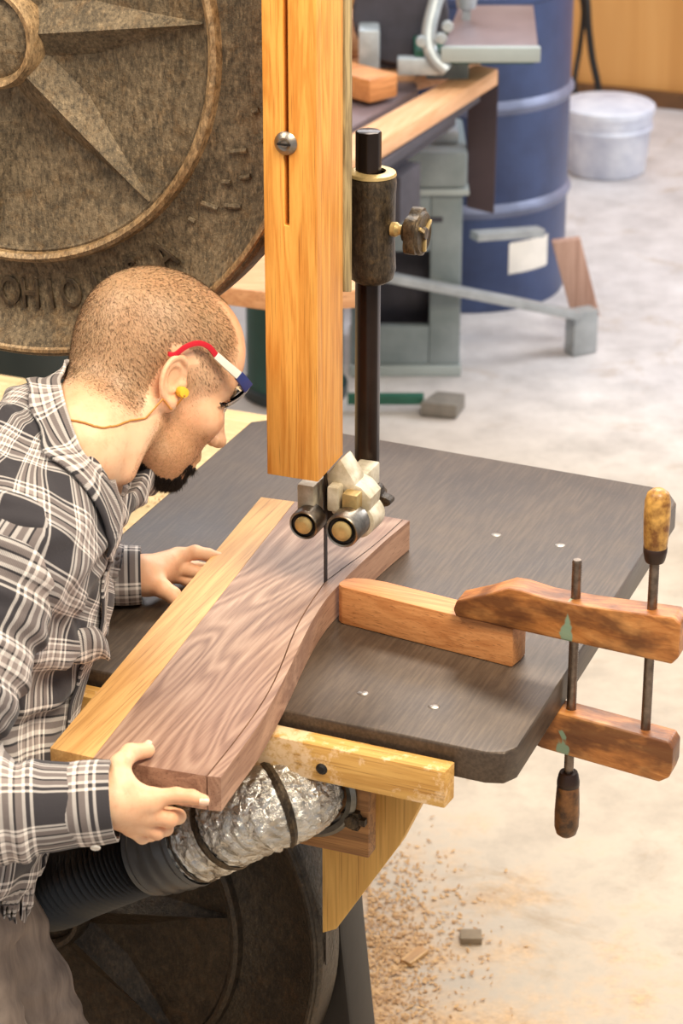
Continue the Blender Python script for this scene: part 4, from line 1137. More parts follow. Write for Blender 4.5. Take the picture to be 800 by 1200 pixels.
# nails
def nail(c, n, t, w, l):
    c = Vector(c); n = Vector(n).normalized(); t = Vector(t).normalized(); s = n.cross(t).normalized(); t = s.cross(n)
    bm = bmesh.new(); rows = []
    for i in range(6):
        q = -1 + 2 * i / 5; row = []
        for j in range(6):
            r = -1 + 2 * j / 5
            x = r * w * math.sqrt(max(0.05, 1 - 0.35 * q * q)); y = q * l
            row.append(bm.verts.new(c + s * x + t * y + n * (0.0010 - 0.0022 * r * r) - Vector((-0.42, 2.50, 0))))
        rows.append(row)
    for a, b in zip(rows[:-1], rows[1:]):
        for j in range(5): bm.faces.new((a[j], a[j + 1], b[j + 1], b[j]))
    return obj('fingernail', bm, M['nail'], man, True)
tp = near_t[0][3]; nail(tp + np.array([-0.0015, 0.000, 0.0078]), (-0.15, -0.1, 1), (0.5, 0.85, -0.1), 0.0052, 0.0065)
ip = near_f[0][0][3]; nail(ip + np.array([0.001, -0.0060, 0.0012]), (0.15, -1, 0.25), (1, 0.1, -0.1), 0.0042, 0.0052)
tp = far_t[0][3]; nail(tp + np.array([-0.001, -0.004, 0.0070]), (0.0, -0.5, 1), (0.6, -0.6, -0.3), 0.0048, 0.006)

# ---- hair: short strands rooted on the scalp -----------------------------
def strands(name, pts, nrm, length, rad, mat, flow, lift=0.45, jit=0.5, parent=man):
    n = len(pts)
    d = np.array(flow)[None] * np.ones((n, 1)) if np.ndim(flow) == 1 else flow
    d = d - nrm * (d * nrm).sum(1)[:, None]; d /= np.maximum(np.linalg.norm(d, axis=1), 1e-6)[:, None]
    d = d + nrm * lift + rng.normal(size=(n, 3)) * jit * 0.5
    d /= np.linalg.norm(d, axis=1)[:, None]
    s = np.cross(d, rng.normal(size=(n, 3))); s /= np.linalg.norm(s, axis=1)[:, None]; t = np.cross(d, s)
    ln = length * rng.uniform(0.6, 1.15, (n, 1)); b = pts - nrm * 0.0006
    V = np.stack([b + s * rad, b - s * rad * 0.5 + t * rad * 0.87, b - s * rad * 0.5 - t * rad * 0.87, b + d * ln], 1).reshape(-1, 3)
    i = np.arange(n)[:, None] * 4
    F = np.concatenate([i + np.array([0, 1, 3]), i + np.array([1, 2, 3]), i + np.array([2, 0, 3])], 0)
    me = bpy.data.meshes.new(name); V = to_man(V)
    me.vertices.add(len(V)); me.vertices.foreach_set('co', V.astype(np.float32).ravel())
    me.loops.add(F.size); me.polygons.add(len(F)); me.loops.foreach_set('vertex_index', F.astype(np.int32).ravel())
    me.polygons.foreach_set('loop_start', np.arange(0, F.size, 3, dtype=np.int32)); me.update(calc_edges=True)
    return finish(name, me, mat, parent)
# sample points on the head
a_ = hV[hQ[:, 0]]; b_ = hV[hQ[:, 1]]; c_ = hV[hQ[:, 2]]; d_ = hV[hQ[:, 3]]
fn_ = np.cross(c_ - a_, d_ - b_); fn_ /= np.maximum(np.linalg.norm(fn_, axis=1), 1e-9)[:, None]
cen = (a_ + b_ + c_ + d_) / 4
if ((cen - HP_) * fn_).sum() < 0: fn_ = -fn_
def sample(mask_w, n):
    w_ = mask_w / mask_w.sum(); k = rng.choice(len(cen), n, p=w_)
    u_, v_ = rng.uniform(size=(2, n, 1))
    p = (a_[k] * (1 - u_) + b_[k] * u_) * (1 - v_) + (d_[k] * (1 - u_) + c_[k] * u_) * v_
    return p, fn_[k]
Lc = (cen - HP_) @ HR; x_, y_, z_ = Lc[:, 0], Lc[:, 1], Lc[:, 2]; ay = np.abs(y_)
def sstep(a, b, v): t = np.clip((v - a) / (b - a), 0, 1); return t * t * (3 - 2 * t)
side = sstep(0.035, 0.060, ay)
front = 0.036 + 0.014 * side - 0.030 * sstep(0.015, 0.05, ay) * (1 - side)      # receding temples
hair_w = sstep(0.010, -0.012, x_ - front)
low = np.where(x_ > -0.002, 0.004 - 0.0 * x_, -0.052)                          # hairline: above the ear, lower on the nape
low = np.where((x_ <= -0.002) & (x_ > -0.030), 0.012, low)
hair_w *= sstep(-0.012, 0.012, z_ - low)
ear_zone = (ay > 0.0745) & (np.hypot(x_ + 0.014, z_) < 0.038)
hair_w *= np.where((x_ > -0.012) & (ay > 0.04), 0.35 + 0.65 * sstep(0.02, 0.055, z_), 1)
hair_w[ear_zone] = 0
thin = 1 - 0.55 * sstep(-0.06, 0.03, x_) * sstep(0.07, 0.03, ay) * sstep(0.05, 0.09, z_)
hp, hn = sample(hair_w * thin + 1e-9, 52000)
fl = HR @ np.array([0.75, 0, -0.5])
def scalp_mask(Vw):
    l_ = (Vw - HP_) @ HR; x, y, z = l_[:, 0], np.abs(l_[:, 1]), l_[:, 2]
    sd = sstep(0.035, 0.060, y); fr = 0.036 + 0.014 * sd - 0.030 * sstep(0.015, 0.05, y) * (1 - sd)
    w = sstep(0.014, -0.014, x - fr); lo = np.where(x > -0.002, 0.004, np.where(x > -0.030, 0.012, -0.052))
    w = w * sstep(-0.014, 0.014, z - lo); w[(y > 0.0745) & (np.hypot(x + 0.014, z) < 0.038)] = 0
    w = w * np.where((x > -0.012) & (y > 0.04), 0.4 + 0.6 * sstep(0.02, 0.055, z), 1)
    w = w * (1 - 0.45 * sstep(-0.06, 0.03, x) * sstep(0.07, 0.03, y) * sstep(0.05, 0.09, z))
    w[np.linalg.norm(l_, axis=1) > 0.16] = 0
    return w
def beard_mask(Vw):
    l_ = (Vw - HP_) @ HR; x, y, z = l_[:, 0], np.abs(l_[:, 1]), l_[:, 2]
    w = sstep(-0.012, 0.006, x) * sstep(-0.022, -0.045, z) * sstep(-0.15, -0.125, z) + sstep(-0.008, 0.004, x) * sstep(0.034, 0.014, x) * (y > 0.045) * sstep(0.02, 0.0, z)
    w = np.clip(w, 0, 1); w[(x < 0.006) & (y > 0.076)] = 0; w[np.linalg.norm(l_, axis=1) > 0.16] = 0
    return w
cb2 = body_me.attributes.new('beard', 'FLOAT', 'POINT')
cow = np.empty(len(body_me.vertices) * 3, np.float32); body_me.vertices.foreach_get('co', cow)
cb2.data.foreach_set('value', beard_mask(cow.reshape(-1, 3).astype(float) + np.array([-0.42, 2.50, 0.0])).astype(np.float32))
ca = body_me.attributes.new('scalp', 'FLOAT', 'POINT')
co = np.empty(len(body_me.vertices) * 3, np.float32); body_me.vertices.foreach_get('co', co)
ca.data.foreach_set('value', scalp_mask(co.reshape(-1, 3).astype(float) + np.array([-0.42, 2.50, 0.0])).astype(np.float32))
hair = strands('hair', hp, hn, 0.0056, 0.00020, M['hair'], fl, 0.22, 0.4)
tag(hair, None)
sb_w = sstep(-0.012, 0.0, x_) * sstep(0.030, 0.0, x_ - 0.02) * (ay > 0.05) * sstep(0.03, 0.0, z_) * 1.0
sb_w = np.maximum(sb_w, (x_ > -0.01) * (z_ < -0.035) * (x_ < 0.1) * 0.8 * sstep(-0.135, -0.11, z_) * (~((ay < 0.025) & (z_ > -0.055))))
sb_w[ear_zone & (ay > 0.078)] = 0
sp_, sn_ = sample(sb_w + 1e-9, 20000)
strands('beard_stubble', sp_, sn_, 0.0026, 0.00016, M['stubble'], HR @ np.array([0.2, 0, -1.0]), 0.6, 0.7)
gt_w = ((z_ < -0.074) & (x_ > 0.010) & (ay < 0.036) & (fn_ @ (HR @ np.array([0, 0, 1.0])) < -0.2)) * 1.0 + ((ay < 0.026) & (x_ > 0.075) & (z_ < -0.074)) * 0.6
gp_, gn_ = sample(gt_w + 1e-9, 9000)
strands('goatee', gp_, gn_, 0.0115, 0.00045, M['goatee'], HR @ np.array([0.05, 0, -1.0]), 0.55, 0.45)
# eyebrow
eb_w = ((z_ > 0.012) & (z_ < 0.024) & (ay > 0.012) & (ay < 0.05) & (x_ > 0.06)) * 1.0
ep_, en_ = sample(eb_w + 1e-9, 900)
strands('eyebrow', ep_, en_, 0.006, 0.0003, M['hair'], HR @ np.array([-0.2, 0, 0.2]), 0.4, 0.5)

# ---- eyes
for sy in (-1, 1):
    bm = bmesh.new(); bmesh.ops.create_uvsphere(bm, u_segments=20, v_segments=14, radius=0.0115)
    for v in bm.verts: v.co += Vector((0.0765, sy * 0.031, 0.0))
    T = Matrix.Translation(Vector(HP_ - np.array([-0.42, 2.5, 0]))) @ Matrix(HR.tolist()).to_4x4()
    for v in bm.verts: v.co = T @ v.co
    obj('eye', bm, M['white'], man, True)
# ---- safety glasses
HT = Matrix.Translation(Vector(HP_ - np.array([-0.42, 2.5, 0]))) @ Matrix(HR.tolist()).to_4x4()
gl = bpy.data.objects.new('safety_glasses', None); COL.objects.link(gl); gl.parent = man
def hobj(name, bm, m, parent=gl, **k):
    for v in bm.verts: v.co = HT @ v.co
    return obj(name, bm, m, parent, **k)
def arm_piece(name, pts, h, wd, mat, n=8):
    bm = bmesh.new(); P_ = smooth_path(pts, n); rings = []
    for i, p in enumerate(P_):
        d = Vector(P_[min(i + 1, len(P_) - 1)]) - Vector(P_[max(i - 1, 0)]); d.normalize()
        s = Vector((0, 1, 0)); u = s.cross(d).normalized(); p = Vector(p)
        hh = h[0] + (h[1] - h[0]) * i / (len(P_) - 1)
        rings.append([bm.verts.new(p + u * a * hh + s * b * wd) for a, b in ((-1, -1), (1, -1), (1, 1), (-1, 1))])
    for A, B in zip(rings[:-1], rings[1:]):
        for k in range(4): bm.faces.new((A[k], A[(k + 1) % 4], B[(k + 1) % 4], B[k]))
    bm.faces.new(rings[0][::-1]); bm.faces.new(rings[-1])
    return hobj(name, bm, mat, bevel=0.0009)
ARM = {'red': [(-0.034, -0.083, 0.0205), (-0.027, -0.086, 0.0245), (-0.0205, -0.088, 0.037), (-0.0084, -0.087, 0.0472), (0.0064, -0.085, 0.0496), (0.0205, -0.083, 0.0452)],
       'white': [(0.0200, -0.083, 0.0452), (0.0405, -0.081, 0.0413), (0.0610, -0.077, 0.0382)], 'blue': [(0.0600, -0.077, 0.0384), (0.0725, -0.073, 0.0349), (0.0833, -0.068, 0.0314)]}
for sy in (-1, 1):
    red = [(p[0], sy * p[1], p[2]) for p in ARM['red']]; wh = [(p[0], sy * p[1], p[2]) for p in ARM['white']]; bl = [(p[0], sy * p[1], p[2]) for p in ARM['blue']]
    arm_piece('red_temple', red, (0.0026, 0.0034), 0.0018, M['red'])
    wp = arm_piece('white_temple', wh, (0.0042, 0.0050), 0.0022, M['white'])
    arm_piece('blue_hinge', bl, (0.0056, 0.0068), 0.0028, M['navy'])
    if sy == -1:
        m_ = [(wh[0][i] * 0.5 + wh[-1][i] * 0.5) for i in range(3)]
        bm = bmesh.new(); box(bm, m_[0] - 0.003, m_[0] - 0.0018, m_[1] - 0.0030, m_[1] - 0.0023, m_[2] - 0.0025, m_[2] + 0.0025); box(bm, m_[0] + 0.0014, m_[0] + 0.0026, m_[1] - 0.0030, m_[1] - 0.0023, m_[2] - 0.0025, m_[2] + 0.0025); box(bm, m_[0] - 0.0018, m_[0] + 0.0014, m_[1] - 0.0030, m_[1] - 0.0023, m_[2] - 0.0005, m_[2] + 0.0005)
        hobj('temple_mark', bm, M['rim_black'])
# wrap-round lens with black lower rim
bx, by, bz = ARM['blue'][-1]
bm = bmesh.new(); rows = []; low_pts = []
for i in range(25):
    a = -1 + 2 * i / 24; yy = a * by
    xx = bx + 0.021 * (1 - a * a) - 0.004 * (abs(a) ** 6)
    notch = 0.016 * math.exp(-(a / 0.16) ** 2)
    top = bz + 0.004; bot = bz - 0.030 - 0.006 * (1 - abs(a)) + notch - 0.0
    col_ = []
    for j in range(7):
        q = j / 6; z = top + (bot - top) * q
        col_.append(bm.verts.new((xx - 0.018 * q * q, yy * (1 - 0.05 * q), z)))
    rows.append(col_); low_pts.append((xx - 0.018, yy * 0.95, bot))
for A, B in zip(rows[:-1], rows[1:]):
    for j in range(6): bm.faces.new((A[j], A[j + 1], B[j + 1], B[j]))
lens = hobj('lens', bm, M['lens'], smooth=True)
md = lens.modifiers.new('thickness', 'SOLIDIFY'); md.thickness = 0.0018
bm = bmesh.new(); tube(bm, low_pts, 0.0011, 8); hobj('lower_rim', bm, M['rim_black'], smooth=True)
bm = bmesh.new(); tube(bm, [tuple((Vector(HT.inverted() @ HT @ r_[0].co)) if False else p) for r_, p in [(None, (bx + 0.021 * (1 - (-1 + 2 * i / 24) ** 2), (-1 + 2 * i / 24) * by, bz + 0.005)) for i in range(25)]], 0.0016, 8)
hobj('brow_bar', bm, M['navy'], smooth=True)

# ---- ear plug and its cord lying on the neck
bm = bmesh.new(); lathe(bm, [(0, 0.0), (0.0055, 0.001), (0.0065, 0.006), (0.0055, 0.016), (0, 0.017)], 20, 'Y', (0, 0, 0))
for v in bm.verts: v.co = Vector((0.001 + v.co.x, -0.094 + v.co.y, -0.010 + v.co.z))
pg = hobj('ear_plug', bm, M['plug'], man, smooth=True)
CP, CT, CH_ = Vector((0, 0, 2.4)), None, None
def on_skin(p, lift=0.0013):
    """nearest point of the skin to a point held just off the neck"""
    loc, nrm, i, d = head_bvh.find_nearest(Vector(p)); 
    out = Vector(p) - loc
    n = nrm if nrm.dot(out) > 0 else -nrm
    return loc + n * lift
cord_w = [(-0.188, 2.72, 1.318), (-0.195, 2.69, 1.324), (-0.209, 2.67, 1.328), (-0.222, 2.65, 1.335), (-0.235, 2.64, 1.340), (-0.248, 2.63, 1.347), (-0.264, 2.63, 1.348), (-0.282, 2.64, 1.340), (-0.302, 2.65, 1.332)]
cpts = [tuple(on_skin(p) - Vector((-0.42, 2.5, 0))) for p in smooth_path(cord_w, 6)]
tube_obj('ear_plug_cord', [Vector(HT @ Vector((0.002, -0.094, -0.012)))] + [Vector(p) for p in cpts[1:]], 0.0011, M['cord'], man, 8)

# ================================================================== shirt
def norm(v): v = np.array(v, float); return v / np.linalg.norm(v)
SP = norm(CH + np.array([0.03, 0.03, 0.15]) - HIP)            # spine direction
LATd = norm(np.cross(SP, norm([0.93, -0.25, -0.1])))           # towards his left
FAC = norm(np.cross(LATd, SP))
RT = np.stack([FAC, LATd, SP], 1)
def wrink(P, amp, dirv, wl, ph=0.0, warp=0.0):
    t = P @ np.array(dirv) + warp * np.sin(P @ np.array([23.0, 17.0, 29.0]))
    return amp * np.sin(t * 2 * PI / wl + ph)
def torso_sdf(P):
    f = s_ell(P, HIP + np.array([0.0, 0.0, 0.03]), (0.118, 0.165, 0.16), RT)
    f = smin(f, s_ell(P, HIP * 0.55 + CH * 0.45, (0.118, 0.160, 0.17), RT), 0.05)
    f = smin(f, s_ell(P, CH + np.array([-0.01, 0.0, 0.0]), (0.118, 0.168, 0.14), RT), 0.05)
    f = smin(f, s_cone(P, RS + np.array([-0.005, 0.03, 0.01]), LS, 0.066, 0.060), 0.05)
    f = smin(f, s_cone(P, RS + np.array([0.0, 0.02, 0.0]), NB + np.array([-0.03, 0.01, -0.020]), 0.060, 0.066), 0.03)
    # hollow under the open collar so the neck passes through
    f = smin(f, s_cone(P, (-0.405, 2.615, 1.265), (-0.345, 2.705, 1.285), 0.062, 0.060), 0.035)
    d = wrink(P, 0.0035, (0.9, -0.3, 0.9), 0.11, 0.4, 0.02) + wrink(P, 0.0026, (0.2, 0.6, -1.0), 0.07, 1.0, 0.03) + wrink(P, 0.0016, (1.0, 0.5, 0.2), 0.038, 2.0, 0.02)
    # deep pull folds below the armpit
    g = np.exp(-(np.linalg.norm(P - np.array([-0.33, 2.50, 1.08]), axis=-1) / 0.11) ** 2)
    d = d + g * (0.0055 * np.sin((P @ np.array([0.8, -0.2, 0.75])) * 2 * PI / 0.052 + 1.0))
    f = f + d
    hem = HIP + np.array([0, 0, -0.035])
    cut = -((P - hem) @ SP) - 0.012 * np.sin(P[..., 0] * 30 + P[..., 1] * 14)
    f = smax(f, cut, 0.006)
    inner = f + 0.004
    top = s_cone(P, NB + np.array([0.004, 0.0, -0.02]), HP_ + np.array([0.0, -0.02, 0.0]), 0.0575, 0.07)
    f = smax(f, -top, 0.006)
    under = np.maximum(inner, ((P - (HIP + SP * 0.06)) @ SP))       # hollow at the hem
    return smax(f, -under, 0.002)
def torso_uv(V):
    q = (V - HIP) @ RT
    f_, l_, s_ = q[:, 0], q[:, 1], q[:, 2]
    lat = np.maximum(l_ + 0.13, 0)
    u = f_ + np.tanh(f_ / 0.05) * lat * 0.9
    v = s_ + 0.85 * np.maximum(l_ + 0.15, 0) * sstep(0.30, 0.46, s_)
    # cloth is never quite straight
    u = u + 0.006 * np.sin(v * 21) ; v = v + 0.007 * np.sin(u * 19 + 1)
    return np.stack([u + 0.015, v + 0.02], 1)
V_, Q_ = sdf_to_mesh(torso_sdf, (-0.66, 2.28, 0.70), (-0.14, 2.98, 1.40), 0.0046)
shirt = mesh_np('shirt', to_man(V_), Q_, M['plaid'], man, torso_uv(V_))

def sleeve(name, pts, rad, amp, h, seed, lo, hi, off_uv=(0, 0), par=None, ref=(0.1, -0.9, 0.43), cutend=True):
    pts = [np.array(p, float) for p in pts]; segs = list(zip(pts[:-1], pts[1:])); cum = [0]
    for a, b in segs: cum.append(cum[-1] + np.linalg.norm(b - a))
    def coords(P):
        best = np.full(P.shape[:-1], 1e9); al = np.zeros(P.shape[:-1]); an = np.zeros(P.shape[:-1])
        for i, (a, b) in enumerate(segs):
            d = (b - a) / np.linalg.norm(b - a); t, dist = seg_t(P, a, b)
            r = np.array(ref) - d * (np.array(ref) @ d); r /= np.linalg.norm(r); s = np.cross(d, r)
            Qp = P - a; th = np.arctan2(Qp @ s, Qp @ r)
            m = dist < best; best = np.where(m, dist, best)
            al = np.where(m, cum[i] + (Qp @ d), al); an = np.where(m, th, an)
        return best, al, an
    def fn(P):
        f = None
        for i, (a, b) in enumerate(segs):
            g = s_cone(P, a, b, rad[i], rad[i + 1]); f = g if f is None else smin(f, g, 0.02)
        _, al, an = coords(P)
        w_ = sstep(cum[-1] - 0.02, cum[-1] - 0.07, al)
        f = f + w_ * (amp * np.sin(al * 2 * PI / 0.047 + 1.6 * np.sin(an + seed) + seed) + 0.5 * amp * np.sin(al * 2 * PI / 0.026 + 2.3 * np.cos(an * 1.0 + 2 * seed)) + 0.4 * amp * np.sin(3 * an + al * 30))
        d = (pts[-1] - pts[-2]); d /= np.linalg.norm(d)
        f = smax(f, (P - pts[-1]) @ d, 0.003)
        # open end
        hole = s_cone(P, pts[-1] - d * 0.035, pts[-1] + d * 0.03, rad[-1] - 0.0035, rad[-1] - 0.0035)
        return smax(f, -hole, 0.001)
    V, Q = sdf_to_mesh(fn, lo, hi, h)
    _, al, an = coords(V)
    rm = sum(rad) / len(rad)
    uv = np.stack([an * rm + off_uv[0], al + off_uv[1]], 1)
    return mesh_np(name, to_man(V), Q, M['plaid'], par or man, uv)
sl1 = sleeve('sleeve', [RS + np.array([-0.02, 0.025, 0.005]), RS * 0.5 + RE * 0.5 + np.array([-0.01, 0, -0.005]), RE, RE * 0.5 + NW * 0.5 + np.array([-0.02, -0.003, -0.004]), NW + np.array([-0.035, 0.001, -0.004])],
       [0.074, 0.070, 0.064, 0.056, 0.044], 0.0034, 0.0035, 0.7, (-0.62, 2.22, 0.90), (-0.20, 2.64, 1.33), (0.02, 0.03), shirt)
sl2 = sleeve('sleeve', [LS + np.array([-0.02, 0, -0.02]), LS * 0.4 + LE * 0.6, LE, LE * 0.5 + FW * 0.5, FW + np.array([-0.028, -0.002, 0.0])],
       [0.060, 0.058, 0.054, 0.046, 0.038], 0.003, 0.0035, 2.1, (-0.54, 2.74, 0.985), (-0.16, 2.96, 1.33), (0.05, 0.05), shirt)
def cuff(name, c, d, r, ln, offs, par, flare=1.0):
    """a band of cloth closed round the wrist"""
    d = Vector(d).normalized(); c = Vector(c); ref = Vector((0.1, -0.9, 0.43)); r0 = (ref - d * ref.dot(d)).normalized(); s = d.cross(r0)
    bm = bmesh.new(); n = 48; rows = []; uvd = {}
    prof = [(0.0, r * 0.97), (0.0, r), (ln * 0.33, r * 1.02), (ln * 0.66, r * 1.01), (ln, r * 1.0 * flare), (ln, r * flare - 0.003), (ln * 0.3, r - 0.006)]
    for x, rad in prof:
        row = []
        for k in range(n + 1):
            a = PI + 2 * PI * k / n
            wob = 1 + 0.03 * math.sin(a * 2 + 1) + 0.012 * math.sin(a * 5)
            p = c + d * x + (r0 * math.cos(a) + s * math.sin(a)) * rad * wob
            v = bm.verts.new(p - Vector((-0.42, 2.5, 0))); uvd[v] = ((a - 2 * PI) * r + offs[0], x + offs[1]); row.append(v)
        rows.append(row)
    for A, B in zip(rows[:-1], rows[1:]):
        for k in range(n): bm.faces.new((A[k], A[k + 1], B[k + 1], B[k]))
    ul = bm.loops.layers.uv.new('UVMap')
    for f in bm.faces:
        for l in f.loops: l[ul].uv = uvd[l.vert]
    me = bpy.data.meshes.new(name); bm.to_mesh(me); bm.free()
    return finish(name, me, M['plaid'], par, True, 40)
cuff('cuff', NW + np.array([-0.046, 0.002, -0.004]), (1, 0.0, 0.10), 0.0455, 0.047, (0.012, 0.06), shirt, 0.97)
cuff('cuff', FW + np.array([-0.037, -0.002, 0.0]), (1, 0.06, 0.0), 0.0375, 0.034, (0.03, 0.055), shirt, 0.98)
def button(p, n, par, r=0.0055):
    n = Vector(n).normalized(); q = n.to_track_quat('Y', 'Z').to_matrix().to_4x4()
    bm = bmesh.new(); lathe(bm, [(0, 0.0), (r, 0.0), (r, 0.0012), (r * 0.8, 0.0022), (r * 0.6, 0.0016), (0, 0.0016)], 20, 'Y')
    T = Matrix.Translation(Vector(p) - Vector((-0.42, 2.5, 0))) @ q
    for v in bm.verts: v.co = T @ v.co
    return obj('button', bm, M['paper'], par, True)
button(NW + np.array([-0.018, -0.033, -0.035]), (0.0, -0.75, -0.55), shirt)

# ---- collar: a folded band round the neck, its leaf falling outward
def push_out(V, fn, dist, it=4):
    for _ in range(it):
        d = fn(V); g = np.stack([(fn(V + e) - fn(V - e)) for e in np.eye(3) * 0.002], 1)
        g /= np.linalg.norm(g, axis=1)[:, None] + 1e-9
        V = V + g * np.maximum(dist - d, 0)[:, None]
    return V
def strip(name, inner, outer, mat, par, thick=0.003, offs=(0, 0), n=10, bulge=0.012, lift=0.0, snap=None):
    I = smooth_path(inner, n); O = smooth_path(outer, n); m = len(I); rows = []; cols = 9; along = 0
    V = []; UVc = []
    for i in range(m):
        if i: along += np.linalg.norm((O[i] + I[i]) / 2 - (O[i - 1] + I[i - 1]) / 2)
        w_ = O[i] - I[i]; wl = np.linalg.norm(w_)
        tng = (I[min(i + 1, m - 1)] - I[max(i - 1, 0)]); nn = np.cross(tng, w_); nn /= np.linalg.norm(nn) + 1e-9
        if nn @ np.array([-0.2, -0.8, 0.5]) < 0: nn = -nn
        for j in range(cols):
            q = j / (cols - 1)
            V.append(I[i] + w_ * q + nn * (bulge * math.sin(PI * min(1, q * 1.15 + 0.0)) * (1 - 0.5 * q) + lift)); UVc.append((q * wl + offs[0], along + offs[1]))
    V = np.array(V); UVc = np.array(UVc); F = []
    if snap:
        V = push_out(V, snap[0], snap[1])
        for _ in range(6):
            A = V.reshape(m, cols, 3).copy(); B = A.copy()
            B[1:-1] = A[1:-1] * 0.5 + (A[:-2] + A[2:]) * 0.25; A = B.copy()
            B[:, 1:-1] = A[:, 1:-1] * 0.6 + (A[:, :-2] + A[:, 2:]) * 0.2; V = B.reshape(-1, 3)
        V = push_out(V, snap[0], snap[1] * 0.8, 2)
    for i in range(m - 1):
        for j in range(cols - 1): F.append((i * cols + j, i * cols + j + 1, (i + 1) * cols + j + 1, (i + 1) * cols + j))
    o = mesh_np(name, to_man(V), np.array(F), mat, par, UVc)
    s = o.modifiers.new('thickness', 'SOLIDIFY'); s.thickness = thick; s.offset = 0
    return o
cin = [(-0.262, 2.775, 1.352), (-0.296, 2.765, 1.353), (-0.317, 2.735, 1.350), (-0.311, 2.695, 1.347), (-0.300, 2.655, 1.330), (-0.284, 2.632, 1.294), (-0.259, 2.622, 1.250), (-0.246, 2.636, 1.202)]
cout = [(-0.250, 2.825, 1.318), (-0.310, 2.805, 1.324), (-0.350, 2.755, 1.330), (-0.349, 2.685, 1.328), (-0.333, 2.622, 1.316), (-0.312, 2.590, 1.279), (-0.284, 2.574, 1.222), (-0.262, 2.592, 1.184)]
collar_ = strip('collar', cin, cout, M['plaid'], shirt, offs=(0.045, 0.0), bulge=0.006, snap=(lambda P: np.minimum(head_sdf(P), torso_sdf(P)), 0.0045))
cin2 = [(-0.262, 2.775, 1.352), (-0.250, 2.765, 1.335), (-0.252, 2.750, 1.300), (-0.254, 2.715, 1.25), (-0.256, 2.69, 1.21)]
cout2 = [(-0.250, 2.825, 1.318), (-0.240, 2.800, 1.30), (-0.236, 2.775, 1.262), (-0.244, 2.735, 1.215), (-0.250, 2.70, 1.185)]
strip('collar', cin2, cout2, M['plaid'], shirt, offs=(0.045, 0.4))

# ---- button placket down the open front and the turned-out pocket flap
pin = [(-0.262, 2.648, 1.215), (-0.262, 2.628, 1.170), (-0.268, 2.610, 1.110), (-0.288, 2.585, 1.040), (-0.318, 2.560, 0.960), (-0.345, 2.54, 0.86), (-0.358, 2.53, 0.80)]
pou = [(-0.282, 2.618, 1.213), (-0.284, 2.596, 1.166), (-0.290, 2.580, 1.104), (-0.310, 2.556, 1.034), (-0.338, 2.530, 0.955), (-0.362, 2.508, 0.86), (-0.374, 2.50, 0.80)]
strip('placket', pin, pou, M['plaid'], shirt, offs=(0.06, 0.02), bulge=0.003, snap=(torso_sdf, 0.0035))
bm = bmesh.new()
fl_path = smooth_path([(-0.318, 2.520, 1.095, 0.006), (-0.303, 2.530, 1.104, 0.014), (-0.287, 2.550, 1.104, 0.021), (-0.272, 2.567, 1.098, 0.020), (-0.262, 2.575, 1.084, 0.013)], 6)
V = []; F = []; UVc = []; seg = 20
for i, p in enumerate(fl_path):
    for k in range(seg):
        a = 2 * PI * k / seg; r = p[3] * (1 + 0.12 * math.sin(3 * a + i * 0.4))
        V.append((p[0] + r * 0.35 * math.cos(a), p[1] - r * 0.5 * math.cos(a), p[2] + r * math.sin(a))); UVc.append((a * 0.016, i * 0.004))
    if i:
        for k in range(seg): F.append(((i - 1) * seg + k, (i - 1) * seg + (k + 1) % seg, i * seg + (k + 1) % seg, i * seg + k))
bm.free()
mesh_np('pocket_flap', to_man(np.array(V)), np.array(F), M['plaid'], shirt, np.array(UVc))

# ---- trousers and belt
RK = np.array([-0.385, 2.475, 0.42]); LK = np.array([-0.36, 2.66, 0.42])
RF = np.array([-0.47, 2.43, 0.06]); LF = np.array([-0.46, 2.69, 0.06])
RH = HIP + np.array([0.0, -0.075, -0.02]); LH = HIP + np.array([0.01, 0.085, -0.02])
def tr_sdf(P):
    f = s_ell(P, HIP + np.array([0.0, 0, -0.01]), (0.112, 0.152, 0.12))
    f = smin(f, s_cone(P, RH, RK, 0.095, 0.070), 0.03); f = smin(f, s_cone(P, LH, LK, 0.095, 0.070), 0.03)
    f = smin(f, smin(s_cone(P, RK, RF, 0.068, 0.056), s_cone(P, LK, LF, 0.068, 0.056), 0.004), 0.02)
    f = f + wrink(P, 0.003, (0.6, 0.3, 0.8), 0.09, 0.3, 0.03) + wrink(P, 0.0018, (0.9, -0.2, -0.5), 0.05, 0.0, 0.03)
    return np.maximum(f, -(P[..., 2] - 0.035))
V_, Q_ = sdf_to_mesh(tr_sdf, (-0.64, 2.28, 0.0), (-0.22, 2.84, 0.92), 0.0075)
mesh_np('trousers', to_man(V_), Q_, M['trouser'], man)
bm = bmesh.new(); lathe(bm, [(0.113, 0.0), (0.116, 0.002), (0.116, 0.036), (0.113, 0.038)], 48)
for v in bm.verts:
    v.co = Vector((v.co.x * 0.93, v.co.y * 1.26, v.co.z)) + Vector((HIP[0] + 0.42 - 0.01, HIP[1] - 2.50, HIP[2] - 0.050))
obj('belt', bm, M['belt'], man, True)
def shoe(f, yaw):
    bm = bmesh.new()
    V, Q = sdf_to_mesh(lambda P: smax(smin(s_cone(P, (-0.05, 0, 0.045), (0.15, 0, 0.03), 0.045, 0.036), s_cone(P, (-0.03, 0, 0.05), (-0.03, 0, 0.10), 0.045, 0.045), 0.02), -(P[..., 2] - 0.002), 0.004), (-0.12, -0.08, -0.01), (0.21, 0.08, 0.16), 0.006)
    bm.free(); R_ = np.array([[math.cos(yaw), -math.sin(yaw), 0], [math.sin(yaw), math.cos(yaw), 0], [0, 0, 1]])
    return mesh_np('shoe', to_man(V @ R_.T + np.array([f[0], f[1], 0])), Q, M['belt'], man)
shoe(RF, -0.1); shoe(LF, 0.2)
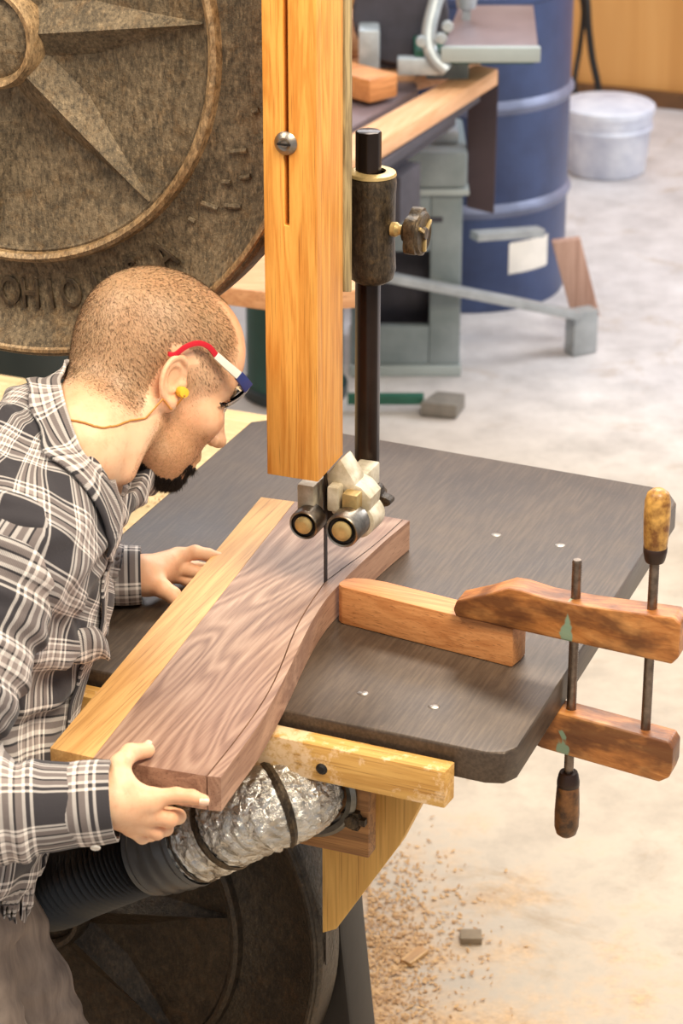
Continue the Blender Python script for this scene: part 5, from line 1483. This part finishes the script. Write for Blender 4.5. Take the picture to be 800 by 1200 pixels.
# ================================================================== light and camera
w = bpy.data.worlds.new('shop_light'); scene.world = w; w.use_nodes = True
bg = w.node_tree.nodes['Background']; bg.inputs[0].default_value = (0.93, 0.96, 1.0, 1); bg.inputs[1].default_value = 0.5
def area(name, loc, target, size, size_y, power, color):
    l = bpy.data.lights.new(name, 'AREA'); l.shape = 'RECTANGLE'; l.size = size; l.size_y = size_y; l.energy = power; l.color = color
    o = bpy.data.objects.new(name, l); COL.objects.link(o); o.location = loc
    o.rotation_euler = (Vector(target) - Vector(loc)).to_track_quat('-Z', 'Y').to_euler()
    return o
area('ceiling_lamp_warm', (0.9, 1.4, 3.9), (0.0, 2.9, 1.0), 1.5, 1.0, 150, (1.0, 0.86, 0.66))
area('ceiling_lamp_left', (-1.6, 2.2, 3.6), (-0.2, 2.9, 1.0), 1.0, 1.0, 48, (1.0, 0.9, 0.74))
area('ceiling_lamp_back', (0.7, 4.9, 3.7), (0.0, 3.2, 1.0), 1.6, 0.7, 80, (1.0, 0.93, 0.82))
area('window_light_far', (3.6, 6.6, 2.9), (0.6, 6.5, 0.3), 1.6, 2.0, 130, (0.88, 0.93, 1.0))

area('table_sheen_panel', (0.6, 8.3, 3.55), (0.2, 3.2, 1.0), 4.5, 0.8, 90, (0.95, 0.96, 1.0))  # unseen light panel, added to give the table's far part a sheen

cam_d = bpy.data.cameras.new('camera'); cam = bpy.data.objects.new('camera', cam_d); COL.objects.link(cam)
cam.location = (0, 0, 2.4); cam.rotation_euler = (math.radians(90 - 24), 0, 0)
cam_d.sensor_fit = 'VERTICAL'; cam_d.sensor_height = 36.0; cam_d.lens = 36.0 * 3030 / 1200
cam_d.clip_start = 0.05; cam_d.clip_end = 60
cam_d.dof.use_dof = True; cam_d.dof.focus_distance = 3.05; cam_d.dof.aperture_fstop = 9.0
scene.camera = cam
scene.view_settings.view_transform = 'Standard'; scene.view_settings.look = 'None'
scene.view_settings.exposure = -0.04; scene.view_settings.gamma = 1.0; scene.view_settings.use_curve_mapping = False
